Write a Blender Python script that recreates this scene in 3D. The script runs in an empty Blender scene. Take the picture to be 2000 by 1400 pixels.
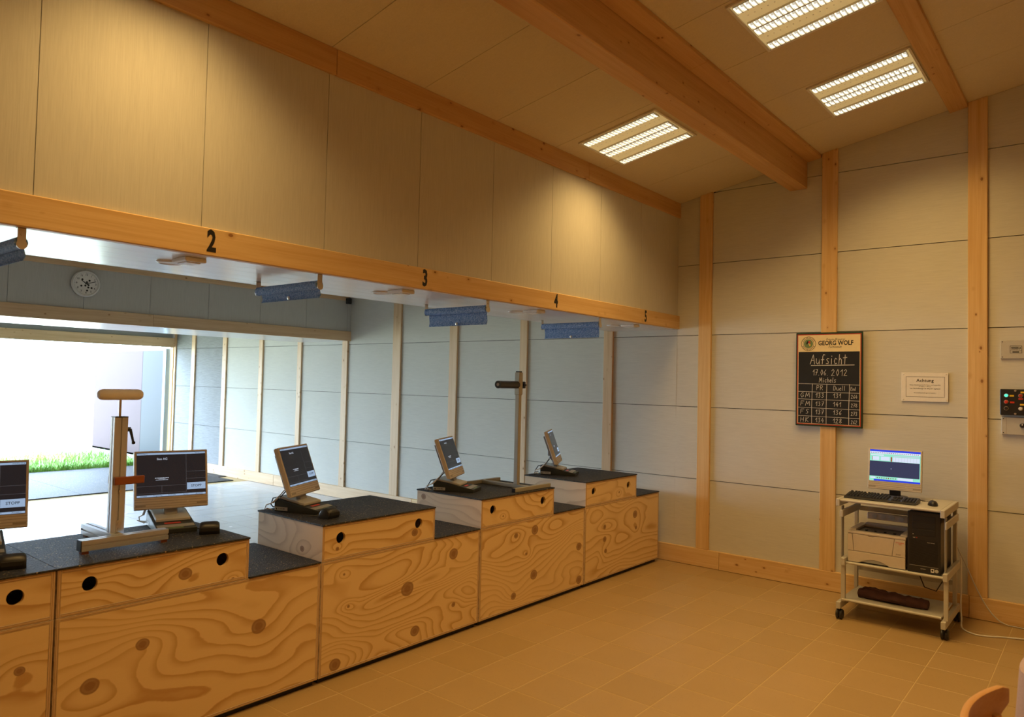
import bpy, bmesh, math, random
from mathutils import Vector, Matrix
random.seed(7)
S = bpy.context.scene
COL = S.collection
PI = math.pi

# ------------------------------------------------------------------ camera
cam_d = bpy.data.cameras.new('camera')
cam = bpy.data.objects.new('camera', cam_d); COL.objects.link(cam)
cr = Vector((0.6350230351, -0.7721645641, 0.0225306655))
cu = Vector((-0.0404680980, -0.0041262672, 0.9991723109))
cf = Vector((0.7714324844, 0.6354092067, 0.0338683060))
cam.matrix_world = Matrix(((cr.x, cu.x, -cf.x, 0), (cr.y, cu.y, -cf.y, 0), (cr.z, cu.z, -cf.z, 1.6), (0, 0, 0, 1)))
cam_d.sensor_fit = 'HORIZONTAL'; cam_d.sensor_width = 36.0
cam_d.lens = 1417.632 / 2000 * 36
cam_d.clip_start = 0.05; cam_d.clip_end = 400
cam_d.dof.use_dof = True; cam_d.dof.focus_distance = 5.0; cam_d.dof.aperture_fstop = 4.0
S.camera = cam

# ------------------------------------------------------------------ world, sun, exposure
SKY = 31.0
SUN = 30.0
LAMP_W = 22.5
LAMP_COL = (1.0, 0.62, 0.21)
wd = bpy.data.worlds.new('world'); S.world = wd; wd.use_nodes = True
nt = wd.node_tree; nt.nodes.clear()
wo = nt.nodes.new('ShaderNodeOutputWorld'); bg = nt.nodes.new('ShaderNodeBackground')
sky = nt.nodes.new('ShaderNodeTexSky'); sky.sky_type = 'HOSEK_WILKIE'
sky.sun_direction = (0.35, -0.55, 0.76); sky.turbidity = 4.0; sky.ground_albedo = 0.3
mixw = nt.nodes.new('ShaderNodeMix'); mixw.data_type = 'RGBA'; mixw.inputs[0].default_value = 0.55
mixw.inputs[7].default_value = (0.62, 0.80, 1.0, 1)
nt.links.new(sky.outputs[0], mixw.inputs[6]); nt.links.new(mixw.outputs[2], bg.inputs[0])
bg.inputs[1].default_value = SKY; nt.links.new(bg.outputs[0], wo.inputs[0])
sd = bpy.data.lights.new('sun', 'SUN'); sd.energy = SUN; sd.angle = 0.01; sd.color = (1, .95, .86)
so = bpy.data.objects.new('sun', sd); COL.objects.link(so)
so.rotation_euler = Vector((0.35, -0.55, 0.76)).to_track_quat('Z', 'Y').to_euler()
pd = bpy.data.lights.new('opening_portal', 'AREA'); pd.shape = 'RECTANGLE'; pd.size = 7.2; pd.size_y = 2.1
pd.cycles.is_portal = True
po = bpy.data.objects.new('opening_portal', pd); COL.objects.link(po)
po.location = (2.43, 12.95, 1.06); po.rotation_euler = (-PI/2, 0, 0)
vs = S.view_settings
vs.view_transform = 'Standard'; vs.look = 'None'; vs.exposure = 0.0; vs.gamma = 1.0; vs.use_curve_mapping = False

# ------------------------------------------------------------------ material helpers
class NT:
    def __init__(s, name):
        s.m = bpy.data.materials.new(name); s.m.use_nodes = True
        s.t = s.m.node_tree; s.t.nodes.clear()
        s.out = s.n('ShaderNodeOutputMaterial'); s.b = s.n('ShaderNodeBsdfPrincipled')
        s.l(s.b.outputs[0], s.out.inputs[0])
    def n(s, k, **kw):
        x = s.t.nodes.new(k)
        for a, v in kw.items(): setattr(x, a, v)
        return x
    def l(s, a, b): s.t.links.new(a, b)
    def put(s, sock, v):
        if hasattr(v, 'links'): s.l(v, sock)
        else: sock.default_value = v
    def math(s, op, a, b=0.0, c=0.0, clamp=False):
        x = s.n('ShaderNodeMath', operation=op, use_clamp=clamp)
        s.put(x.inputs[0], a); s.put(x.inputs[1], b); s.put(x.inputs[2], c)
        return x.outputs[0]
    def coords(s, rnd=True):
        tc = s.n('ShaderNodeTexCoord').outputs['Object']
        if not rnd: return tc
        oi = s.n('ShaderNodeObjectInfo')
        v = s.n('ShaderNodeVectorMath', operation='SCALE'); v.inputs[0].default_value = (17.3, 31.7, 13.1)
        s.l(oi.outputs['Random'], v.inputs['Scale'])
        a = s.n('ShaderNodeVectorMath', operation='ADD'); s.l(tc, a.inputs[0]); s.l(v.outputs[0], a.inputs[1])
        return a.outputs[0]
    def mul(s, v, xyz):
        a = s.n('ShaderNodeVectorMath', operation='MULTIPLY'); s.l(v, a.inputs[0]); a.inputs[1].default_value = xyz
        return a.outputs[0]
    def noise(s, v, scale=1.0, detail=2.0, rough=.5, dist=0.0):
        x = s.n('ShaderNodeTexNoise'); s.l(v, x.inputs['Vector']); x.inputs['Scale'].default_value = scale
        x.inputs['Detail'].default_value = detail; x.inputs['Roughness'].default_value = rough; x.inputs['Distortion'].default_value = dist
        return x.outputs[0]
    def ramp(s, v, stops):
        x = s.n('ShaderNodeValToRGB'); s.l(v, x.inputs[0]); e = x.color_ramp.elements
        while len(e) < len(stops): e.new(.5)
        for i, (p, c) in enumerate(stops):
            e[i].position = p; e[i].color = (c[0], c[1], c[2], 1) if hasattr(c, '__len__') else (c, c, c, 1)
        return x.outputs[0]
    def mix(s, f, a, b, mode='MIX'):
        x = s.n('ShaderNodeMix', data_type='RGBA', blend_type=mode)
        s.put(x.inputs[0], f)
        for i, v in ((6, a), (7, b)):
            if hasattr(v, 'links'): s.l(v, x.inputs[i])
            else: x.inputs[i].default_value = (v[0], v[1], v[2], 1)
        return x.outputs[2]
    def bump(s, h, strength=.2, dist=.002):
        x = s.n('ShaderNodeBump'); x.inputs['Strength'].default_value = strength; x.inputs['Distance'].default_value = dist
        s.l(h, x.inputs['Height']); s.l(x.outputs[0], s.b.inputs['Normal'])
    def fin(s, col, rough=.5, metal=0.0, spec=.5):
        if hasattr(col, 'links'): s.l(col, s.b.inputs['Base Color'])
        else: s.b.inputs['Base Color'].default_value = (col[0], col[1], col[2], 1)
        s.put(s.b.inputs['Roughness'], rough); s.b.inputs['Metallic'].default_value = metal
        s.b.inputs['Specular IOR Level'].default_value = spec
        return s.m

def plain(name, col, rough=.5, metal=0.0, spec=.5, var=.06, scale=40.0):
    t = NT(name); v = t.coords()
    f = t.noise(v, scale, 3.0)
    c = t.mix(f, [min(1, x*(1-var)) for x in col], [min(1, x*(1+var)) for x in col])
    return t.fin(c, rough, metal, spec)

def emit(name, col, strength=1.0):
    t = NT(name); t.fin((0.01, 0.01, 0.012), .25)
    t.b.inputs['Emission Color'].default_value = (*col, 1); t.b.inputs['Emission Strength'].default_value = strength
    return t.m

def felt(name, col, axis, streak=.11):
    t = NT(name); v = t.coords()
    lo, hi = 4.0, 420.0
    s = [hi, hi, hi]; s[axis] = lo*2
    w = t.noise(t.mul(v, s), 1.0, 2.0, .6)
    s2 = [60.0]*3; s2[axis] = 5.0
    w2 = t.noise(t.mul(v, s2), 1.0, 3.0, .6)
    big = t.noise(v, 2.2, 2.0)
    f = t.math('ADD', t.math('MULTIPLY', w, .78), t.math('MULTIPLY', w2, .22))
    c = t.mix(t.ramp(f, [(.33, 0.0), (.6, 1.0)]), [x*(1-streak) for x in col], col)
    c = t.mix(t.math('MULTIPLY', big, .16), c, [x*.72 for x in col])
    t.bump(f, .18, .0015)
    return t.fin(c, .88, 0, .2)

def spruce(name, axis, light=(.78, .57, .28), dark=(.64, .41, .17), knot=True, rough=.5):
    t = NT(name); v = t.coords()
    s = [22.0]*3; s[axis] = .9
    g1 = t.noise(t.mul(v, s), 1.0, 4.0, .65, .3)
    s = [160.0]*3; s[axis] = 3.0
    g2 = t.noise(t.mul(v, s), 1.0, 2.0)
    f = t.math('ADD', t.math('MULTIPLY', g1, .7), t.math('MULTIPLY', g2, .3))
    c = t.mix(t.ramp(f, [(.36, 1.0), (.62, 0.0)]), light, dark)
    patch = [6.0]*3; patch[axis] = .45
    c = t.mix(t.math('MULTIPLY', t.noise(t.mul(v, patch), 1.0, 1.0), .32), c, (.62, .36, .16))
    if knot:
        s = [15.0]*3; s[axis] = 9.5
        vo = t.n('ShaderNodeTexVoronoi', feature='F1'); t.l(t.mul(v, s), vo.inputs['Vector']); vo.inputs['Scale'].default_value = 1.0
        sp = t.n('ShaderNodeSeparateColor'); t.l(vo.outputs['Color'], sp.inputs[0])
        keep = t.math('LESS_THAN', sp.outputs[0], .55)
        size = t.math('ADD', t.math('MULTIPLY', sp.outputs[1], .09), .05)
        d = t.math('DIVIDE', vo.outputs['Distance'], size)
        k = t.ramp(d, [(0.0, .85), (.6, 1.0), (.85, .9), (1.0, 0.0)])
        c = t.mix(t.math('MULTIPLY', k, keep), c, (.15, .055, .018))
        halo = t.ramp(t.math('MULTIPLY', d, .4), [(.3, .45), (.95, 0.0)])
        c = t.mix(t.math('MULTIPLY', halo, keep), c, (.46, .23, .08))
    t.bump(g2, .08, .001)
    return t.fin(c, rough, 0, .35)

def plyface(name, knots, seed, freq=15.0, axes=(0, 2), light=(.80, .585, .29), dark=(.54, .305, .105), warp=1.0):
    """rotary-cut softwood veneer: contour bands that bend round the knots (u, v, radius in object space)"""
    t = NT(name); tc = t.coords(False)
    sp = t.n('ShaderNodeSeparateXYZ'); t.l(tc, sp.inputs[0])
    U, V = sp.outputs[axes[0]], sp.outputs[axes[1]]
    cb = t.n('ShaderNodeCombineXYZ'); t.l(U, cb.inputs[0]); t.l(V, cb.inputs[1]); cb.inputs[2].default_value = seed * 3.7
    P = cb.outputs[0]
    n1 = t.noise(t.mul(P, (1.15, 3.0, 1)), 1.0, 1.5, .45, .35)
    n2 = t.noise(t.mul(P, (7, 16, 1)), 1.0, 3.0, .55)
    field = t.math('ADD', t.math('MULTIPLY', V, freq*.55), t.math('MULTIPLY', n1, freq*.52*warp))
    field = t.math('ADD', field, t.math('MULTIPLY', n2, .34))
    field = t.math('ADD', field, t.math('MULTIPLY', U, .5))
    kmask = None
    for i, (ku, kv, kr) in enumerate(knots):
        du = t.math('SUBTRACT', U, ku); dv = t.math('SUBTRACT', V, kv)
        d2 = t.math('ADD', t.math('MULTIPLY', t.math('MULTIPLY', du, du), .40), t.math('MULTIPLY', dv, dv))
        R = kr * 3.4
        g = t.math('EXPONENT', t.math('MULTIPLY', d2, -1.0/(R*R)))
        field = t.math('ADD', field, t.math('MULTIPLY', g, (1.9 if i % 2 else -1.7)))
        dd = t.math('ADD', t.math('SQRT', t.math('ADD', t.math('MULTIPLY', t.math('MULTIPLY', du, du), .75), t.math('MULTIPLY', dv, dv))), t.math('MULTIPLY', t.math('SUBTRACT', n2, .5), .010))
        kk = t.math('SUBTRACT', 1.0, t.math('DIVIDE', dd, kr))
        kmask = kk if kmask is None else t.math('MAXIMUM', kmask, kk)
    fr = t.math('FRACT', field)
    band = t.ramp(fr, [(0.0, .05), (.50, .10), (.72, .45), (.90, 1.0), (.96, .95), (1.0, .05)])
    soft = t.noise(t.mul(P, (1.1, 2.2, 1)), 1.0, 1.0)
    band = t.math('MULTIPLY', band, t.ramp(soft, [(.30, .55), (.62, 1.0)]))
    fine = t.noise(t.mul(P, (25, 320, 1)), 1.0, 2.0)
    c = t.mix(band, light, dark)
    c = t.mix(t.math('MULTIPLY', fine, .18), c, [x*.72 for x in light])
    if kmask is not None:
        km = t.ramp(kmask, [(0.0, 0.0), (.12, .9), (.38, .75), (.6, .95)])
        c = t.mix(km, c, (.27, .135, .055))
    t.bump(fine, .06, .001)
    return t.fin(c, .42, 0, .4)

def plyedge(name, axis):
    t = NT(name); tc = t.coords(False)
    sp = t.n('ShaderNodeSeparateXYZ'); t.l(tc, sp.inputs[0])
    w = t.math('PINGPONG', t.math('MULTIPLY', sp.outputs[axis], 1/.0036), 1.0)
    s = [40.0]*3; s[axis] = 220.0
    n = t.noise(t.mul(tc, s), 1.0, 3.0)
    f = t.math('ADD', t.math('MULTIPLY', w, .65), t.math('MULTIPLY', n, .5))
    c = t.mix(t.ramp(f, [(.3, 0.0), (.75, 1.0)]), (.70, .49, .27), (.40, .25, .12))
    return t.fin(c, .7, 0, .2)

def rubber(name):
    t = NT(name); v = t.coords()
    vo = t.n('ShaderNodeTexVoronoi', feature='F1'); t.l(v, vo.inputs['Vector']); vo.inputs['Scale'].default_value = 125.0
    sp = t.n('ShaderNodeSeparateColor'); t.l(vo.outputs['Color'], sp.inputs[0])
    fleck = t.math('MULTIPLY', t.math('GREATER_THAN', sp.outputs[0], .91), t.math('LESS_THAN', vo.outputs['Distance'], .42))
    c = t.mix(fleck, t.mix(sp.outputs[1], (.010, .010, .012), (.036, .036, .040)), (.30, .22, .12))
    t.bump(vo.outputs['Distance'], .75, .003)
    return t.fin(c, .62, 0, .35)

def tilemat(name, ca, cb, rough=.38):
    t = NT(name); v = t.coords(); oi = t.n('ShaderNodeObjectInfo')
    f = t.noise(v, 3.0, 3.0); f2 = t.noise(v, 120.0, 2.0)
    c = t.mix(oi.outputs['Random'], ca, cb)
    c = t.mix(t.math('MULTIPLY', f, .25), c, [x*.72 for x in ca])
    c = t.mix(t.ramp(f2, [(.66, 0.0), (.74, .35)]), c, [x*.45 for x in ca])
    r = t.math('ADD', t.math('MULTIPLY', f, .12), rough-.05)
    return t.fin(c, r, 0, .5)

M = {}
M['felt_h'] = felt('felt_wall_panel', (.66, .655, .60), 1)
M['felt_v'] = felt('felt_header_panel', (.66, .655, .60), 2)
M['felt_c'] = felt('felt_ceiling_panel', (.74, .66, .50), 1)
M['felt_cl'] = felt('felt_grey_baffle_panel', (.58, .58, .55), 2)
M['felt_dk'] = felt('felt_dark_grey_panel', (.34, .345, .35), 1, .35)  # darker grey felt for the bays nearest the opening
M['gap'] = plain('dark_joint', (.05, .04, .03), .9)
for i, a in enumerate('xyz'): M['w'+a] = spruce('spruce_'+a, i)
for i, a in enumerate('xyz'): M['r'+a] = spruce('range_spruce_'+a, i, (.77, .575, .36), (.62, .42, .24))  # less yellow spruce for the boards on the range side
M['glulam'] = spruce('spruce_glulam', 0, (.68, .45, .20), (.54, .31, .12), True)
M['batten'] = spruce('spruce_batten', 0, (.68, .45, .20), (.54, .31, .12), True)
M['w_room'] = spruce('spruce_cladding', 2, (.74, .50, .23), (.62, .38, .15), True)
M['white_ply'] = spruce('white_painted_boards', 0, (.82, .83, .83), (.74, .75, .75), False, .22)
M['edge_x'] = plyedge('plywood_edge_x', 0); M['edge_z'] = plyedge('plywood_edge_z', 2)
M['rubber'] = rubber('rubber_granulate')
M['rubber_o'] = rubber('rubber_floor_mat')
M['tile'] = tilemat('floor_tile_beige', (.40, .27, .115), (.44, .30, .138))
M['tile_daylit'] = tilemat('floor_tile_daylit', (.56, .57, .60), (.60, .61, .64), .24)  # same tile as the room, daylight put into a paler, bluer colour
M['grout'] = plain('grout', (.55, .415, .21), .8)
M['alu'] = plain('aluminium_profile', (.60, .63, .68), .34, .65, .5, .05, 12)
M['alu_dk'] = plain('aluminium_groove', (.20, .19, .18), .4, .8)
M['steel'] = plain('steel_bracket', (.62, .60, .56), .35, .9)
M['blk'] = plain('black_plastic', (.018, .018, .020), .38)
M['blk_m'] = plain('black_matt', (.010, .010, .011), .6)
M['anthr'] = plain('anthracite_metal', (.030, .034, .030), .45)
M['beige'] = plain('beige_plastic', (.62, .56, .48), .45)
M['beige_d'] = plain('beige_plastic_shadow_gap', (.36, .31, .25), .5)
M['grey_pl'] = plain('grey_plastic', (.34, .34, .33), .45)
M['grey_l'] = plain('light_grey_metal', (.52, .51, .47), .4)
M['olive'] = plain('grey_painted_steel', (.36, .34, .28), .4, .3)
M['pad'] = plain('cream_padding', (.95, .93, .88), .7)
M['white'] = plain('white_plastic', (.78, .77, .74), .4)
M['white_c'] = plain('white_cable', (.75, .74, .72), .5)
M['orange'] = plain('orange_brown_wood', (.30, .085, .025), .4)
M['red'] = plain('red_label', (.62, .05, .03), .4)
M['green'] = plain('green_label', (.16, .24, .10), .4)
M['yellow'] = plain('yellow_label', (.80, .52, .04), .4)
M['ink'] = plain('black_ink', (.012, .011, .010), .5)
M['blue_c'] = plain('blue_plug', (.02, .05, .45), .4)
M['chalk'] = plain('chalk', (.62, .60, .57), .9, 0, .1, .25, 300)
M['slate'] = plain('blackboard', (.016, .017, .019), .6, 0, .3, .3, 9)
M['cream'] = plain('cream_print', (.80, .66, .36), .5)
M['b_green'] = plain('dark_green_frame', (.012, .05, .03), .35)
M['b_red'] = plain('red_frame_line', (.42, .04, .02), .35)
M['paper'] = plain('white_paper', (.80, .78, .74), .7)
M['scr'] = emit('screen_black', (.010, .011, .014), 1.0)
M['scr_b'] = emit('screen_pale_blue', (.40, .55, .78), .75)
M['scr_l'] = emit('screen_line', (.10, .10, .11), 1.0)
M['scr_w'] = emit('screen_white', (.72, .80, .95), .8)
M['scr_navy'] = emit('screen_navy', (.030, .040, .095), 1.0)
M['scr_blue'] = emit('screen_blue', (.02, .05, .75), 1.0)
M['scr_grn'] = emit('screen_mint', (.30, .80, .60), 1.0)
M['scr_pale'] = emit('screen_pale', (.70, .78, .95), 1.0)
M['led_g'] = emit('green_lamp', (.10, .85, .60), 1.2)
M['brown_c'] = plain('dark_brown_cloth', (.075, .035, .032), .9, 0, .2, .3, 25)
M['pink_c'] = plain('greyish_pink_fabric', (.42, .31, .27), .9, 0, .2, .2, 220)
M['chairwood'] = spruce('chair_beech', 0, (.60, .33, .13), (.50, .25, .09), False, .35)

def bluefab():
    t = NT('blue_roller_fabric'); v = t.coords()
    f = t.noise(v, 130.0, 3.0, .7)
    c = t.mix(t.ramp(f, [(.40, 0.0), (.62, 1.0)]), (.08, .21, .54), (.36, .52, .82))
    t.bump(f, .3, .002)
    return t.fin(c, .75, 0, .2)
M['blue'] = bluefab()
def grassmat():
    t = NT('grass_blade'); v = t.coords()
    f = t.noise(v, 6.0, 2.0)
    c = t.mix(f, (.10, .26, .035), (.26, .44, .09))
    return t.fin(c, .55, 0, .3)
M['grass'] = grassmat()
M['soil'] = plain('meadow_ground', (.33, .34, .27), .9, 0, .2, .4, .8)
M['gravel'] = plain('concrete_apron', (.52, .52, .51), .8, 0, .3, .15, 30)
M['panel_o'] = plain('grey_metal_cladding', (.050, .054, .062), .5, .0, .15, .03, 3)
M['panel_r'] = plain('red_brown_cladding', (.070, .044, .050), .5, .0, .15, .03, 3)
M['steel_o'] = plain('blue_grey_steel_frame', (.25, .33, .42), .4, .6)
def lens():
    t = NT('lamp_lens'); t.fin((.8, .8, .75), .2)
    t.b.inputs['Emission Color'].default_value = (1.0, .86, .60, 1); t.b.inputs['Emission Strength'].default_value = 1.9
    return t.m
M['lens'] = lens()
M['lens_shaded'] = emit('lamp_lens_shaded_facet', (1.0, .90, .70), .62)  # dimmer copy of the lens, shading of the cells put into its glow
M['lamp_plate'] = plain('lamp_plate', (.72, .68, .58), .35)
_b = [n for n in M['lamp_plate'].node_tree.nodes if n.type == 'BSDF_PRINCIPLED'][0]   # weak glow set into the plate, standing in for light from the lens strips
_b.inputs['Emission Color'].default_value = (1, .74, .30, 1); _b.inputs['Emission Strength'].default_value = .30
M['lamp_blade'] = plain('lamp_blade', (.62, .60, .54), .25, .6)

# ------------------------------------------------------------------ mesh helpers
class MB:
    def __init__(s, o=(0, 0, 0)): s.v = []; s.f = []; s.k = []; s.o = Vector(o); s.m = 0
    def add(s, vs, fs):
        b = len(s.v); s.v += [Vector(p) for p in vs]; s.f += [[b+i for i in f] for f in fs]; s.k += [s.m]*len(fs); return s
    def hexa(s, p):   # 4 bottom (ccw from above), 4 top
        return s.add(p, [(3, 2, 1, 0), (4, 5, 6, 7), (0, 1, 5, 4), (1, 2, 6, 5), (2, 3, 7, 6), (3, 0, 4, 7)])
    def box(s, x0, x1, y0, y1, z0, z1):
        return s.hexa([(x0, y0, z0), (x1, y0, z0), (x1, y1, z0), (x0, y1, z0), (x0, y0, z1), (x1, y0, z1), (x1, y1, z1), (x0, y1, z1)])
    def frame(s, d):
        d = Vector(d).normalized(); a = Vector((0, 0, 1)) if abs(d.z) < .9 else Vector((1, 0, 0))
        u = d.cross(a).normalized(); return u, d.cross(u).normalized()
    def cyl(s, p0, p1, r0, r1=None, n=16):
        r1 = r0 if r1 is None else r1
        p0, p1 = Vector(p0), Vector(p1); u, w = s.frame(p1-p0); vs = []
        for p, r in ((p0, r0), (p1, r1)):
            for i in range(n):
                a = 2*PI*i/n; vs.append(p + r*(math.cos(a)*u + math.sin(a)*w))
        fs = [(i, (i+1) % n, n+(i+1) % n, n+i) for i in range(n)] + [tuple(range(n-1, -1, -1)), tuple(range(n, 2*n))]
        return s.add(vs, fs)
    def tube(s, pts, r, n=8):
        pts = [Vector(p) for p in pts]; vs = []; m = len(pts); pu = None
        for i, p in enumerate(pts):
            d = (pts[min(i+1, m-1)] - pts[max(i-1, 0)]).normalized()
            if pu is None: u, w = s.frame(d)
            else:
                u = (pu - d*pu.dot(d)).normalized(); w = d.cross(u)
            pu = u
            for k in range(n):
                a = 2*PI*k/n; vs.append(p + r*(math.cos(a)*u + math.sin(a)*w))
        fs = []
        for i in range(m-1):
            for k in range(n): fs.append((i*n+k, i*n+(k+1) % n, (i+1)*n+(k+1) % n, (i+1)*n+k))
        fs += [tuple(range(n-1, -1, -1)), tuple(range((m-1)*n, m*n))]
        return s.add(vs, fs)
    def lathe(s, prof, c, axis=2, n=24):   # prof: (radius, height); axis direction
        vs = []; c = Vector(c)
        for r, h in prof:
            for i in range(n):
                a = 2*PI*i/n; q = [r*math.cos(a), r*math.sin(a)]
                p = [0, 0, 0]; p[axis] = h; p[(axis+1) % 3] = q[0]; p[(axis+2) % 3] = q[1]
                vs.append(c + Vector(p))
        fs = []
        for j in range(len(prof)-1):
            for i in range(n): fs.append((j*n+i, j*n+(i+1) % n, (j+1)*n+(i+1) % n, (j+1)*n+i))
        fs += [tuple(range(n-1, -1, -1)), tuple(range((len(prof)-1)*n, len(prof)*n))]
        return s.add(vs, fs)
    def prism(s, poly, axis, a, b):   # poly in the two other axes (cyclic order), extruded a..b along axis
        n = len(poly); vs = []
        for h in (a, b):
            for q in poly:
                p = [0, 0, 0]; p[axis] = h; p[(axis+1) % 3] = q[0]; p[(axis+2) % 3] = q[1]; vs.append(p)
        return s.add(vs, [tuple(range(n-1, -1, -1)), tuple(range(n, 2*n))] + [(i, (i+1) % n, n+(i+1) % n, n+i) for i in range(n)])
    def quad(s, a, b, c, d): return s.add([a, b, c, d], [(0, 1, 2, 3)])
    def build(s, name, mats, parent=None, bevel=0.0, smooth=False, seg=1, xf=None):
        me = bpy.data.meshes.new(name)
        me.from_pydata([((xf @ p) if xf else p) - s.o for p in s.v], [], s.f)
        if not isinstance(mats, (list, tuple)): mats = [mats]
        for m in mats: me.materials.append(M[m] if isinstance(m, str) else m)
        me.polygons.foreach_set('material_index', s.k)
        bm = bmesh.new(); bm.from_mesh(me)
        if bevel > 0:
            ed = [e for e in bm.edges if len(e.link_faces) == 2 and e.calc_face_angle(0) > .5]
            bmesh.ops.bevel(bm, geom=ed, offset=bevel, segments=seg, affect='EDGES', profile=.6, clamp_overlap=True)
        bmesh.ops.recalc_face_normals(bm, faces=[f for f in bm.faces])
        bm.to_mesh(me); bm.free()
        if smooth:
            me.polygons.foreach_set('use_smooth', [True]*len(me.polygons)); me.set_sharp_from_angle(angle=.6)
        o = bpy.data.objects.new(name, me); COL.objects.link(o)
        if parent: o.parent = parent
        return o

def tag(o, label=None, cat=None, group=None, kind=None):
    if label: o['label'] = label
    if cat: o['category'] = cat
    if group: o['group'] = group
    if kind: o['kind'] = kind
    return o
def thing(name, loc, label, cat, group=None, rz=0.0):
    o = bpy.data.objects.new(name, None); COL.objects.link(o); o.empty_display_size = .1
    o.location = loc; o.rotation_euler = (0, 0, rz)
    return tag(o, label, cat, group)
def copytree(o, parent=None):
    c = o.copy(); COL.objects.link(c); c.parent = parent
    for ch in list(o.children): copytree(ch, c)
    return c
def dupmesh(o, loc, parent):
    c = o.copy(); COL.objects.link(c); c.parent = parent; c.location = loc
    return c

_tc = {}
def textgeo(s, size=1.0, align='LEFT', bold=0.0):
    key = (s, align, bold)
    if key not in _tc:
        cu_ = bpy.data.curves.new('txt', 'FONT'); cu_.body = s; cu_.align_x = align; cu_.align_y = 'CENTER'; cu_.offset = bold
        cu_.resolution_u = 2; cu_.fill_mode = 'FRONT'
        ob = bpy.data.objects.new('txt', cu_); COL.objects.link(ob)
        dg = bpy.context.evaluated_depsgraph_get()
        me = bpy.data.meshes.new_from_object(ob.evaluated_get(dg))
        _tc[key] = ([v.co.copy() for v in me.vertices], [list(p.vertices) for p in me.polygons])
        bpy.data.objects.remove(ob); bpy.data.curves.remove(cu_); bpy.data.meshes.remove(me)
    return _tc[key]
def addtext(mb, s, size, o, ux, uy, align='CENTER', bold=0.0, sx=1.0, shear=0.0):
    """flat lettering: origin o, right vector ux, up vector uy"""
    vs, fs = textgeo(s, 1.0, align, bold); o, ux, uy = Vector(o), Vector(ux), Vector(uy)
    mb.add([o + ux*(v.x*size*sx + shear*v.y*size) + uy*(v.y*size) for v in vs], fs)

# stroke lettering for handwriting
GL = {
 'A': [[(0, 0), (.45, 1), (.75, 0)], [(.15, .38), (.68, .38)]], 'u': [[(0, .6), (.05, .1), (.3, 0), (.5, .2), (.52, .6), (.55, 0)]],
 'f': [[(.6, .95), (.4, 1.02), (.28, .8), (.26, 0)], [(.02, .45), (.5, .48)]], 's': [[(.5, .55), (.25, .6), (.1, .45), (.4, .22), (.35, .02), (.05, .05)]],
 'i': [[(.15, .55), (.15, 0)], [(.15, .78), (.17, .84)]], 'c': [[(.5, .5), (.25, .6), (.05, .3), (.2, .02), (.5, .08)]],
 'h': [[(.1, 1), (.08, 0)], [(.08, .35), (.3, .6), (.48, .4), (.5, 0)]], 't': [[(.3, .95), (.3, 0)], [(0, .65), (.62, .68)]],
 'M': [[(0, 0), (.12, 1), (.4, .3), (.7, 1), (.85, 0)]], 'e': [[(.05, .3), (.5, .38), (.35, .6), (.1, .45), (.08, .12), (.3, 0), (.52, .1)]],
 'l': [[(.15, 1), (.12, .1), (.25, 0)]], 'P': [[(.1, 0), (.1, 1), (.5, .95), (.58, .72), (.42, .5), (.1, .48)]],
 'R': [[(.1, 0), (.1, 1), (.5, .95), (.58, .72), (.42, .5), (.1, .48)], [(.3, .48), (.65, 0)]],
 'D': [[(.1, 0), (.1, 1), (.45, .95), (.7, .5), (.45, .05), (.1, 0)]], 'E': [[(.6, 1), (.1, .98), (.08, .02), (.6, 0)], [(.08, .5), (.5, .52)]],
 'n': [[(.08, .6), (.08, 0)], [(.08, .4), (.3, .6), (.48, .4), (.5, 0)]], 'd': [[(.5, .45), (.25, .58), (.05, .3), (.2, .02), (.48, .15)], [(.5, 1), (.52, 0)]],
 'G': [[(.65, .85), (.35, 1), (.05, .5), (.3, 0), (.65, .15), (.65, .45), (.4, .45)]], 'F': [[(.7, 1), (.1, .98), (.08, 0)], [(.08, .52), (.55, .52)]],
 'S': [[(.6, .9), (.3, 1), (.1, .78), (.5, .4), (.45, .08), (.1, .05)]], 'H': [[(.1, 1), (.1, 0)], [(.65, 1), (.65, 0)], [(.1, .5), (.65, .5)]],
 'K': [[(.1, 1), (.1, 0)], [(.62, 1), (.1, .45), (.65, 0)]], '.': [[(.1, .0), (.14, .04)]],
 '0': [[(.3, 1), (.05, .5), (.3, 0), (.55, .5), (.3, 1)]], '1': [[(.02, .6), (.35, 1), (.33, 0)]],
 '2': [[(.05, .75), (.3, 1), (.52, .75), (.05, 0), (.6, .02)]], '3': [[(.08, .9), (.4, 1), (.5, .78), (.25, .52), (.55, .3), (.35, 0), (.05, .08)]],
 '4': [[(.35, 1), (.05, .35), (.6, .38)], [(.45, .65), (.42, 0)]], '6': [[(.5, 1), (.1, .5), (.1, .15), (.35, 0), (.55, .25), (.3, .45), (.1, .3)]],
 '7': [[(.05, .98), (.58, 1), (.22, 0)], [(.12, .5), (.52, .52)]], '8': [[(.3, .52), (.08, .78), (.3, 1), (.52, .78), (.3, .52), (.05, .22), (.3, 0), (.57, .22), (.3, .52)]], ' ': []}
def strokes(mb, txt, o, ux, uy, h, w, sx=1.0, gap=.22, slant=.08):
    o, ux, uy = Vector(o), Vector(ux), Vector(uy); x = 0.0
    for ch in txt:
        g = GL[ch]; wid = max([p[0] for s_ in g for p in s_] + [.3])
        for st in g:
            pl = [o + ux*((x + p[0] + slant*p[1] + random.uniform(-.02, .02))*h*sx) + uy*((p[1] + random.uniform(-.02, .02))*h) for p in st]
            ribbon(mb, pl, ux, uy, w)
        x += wid + gap
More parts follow.
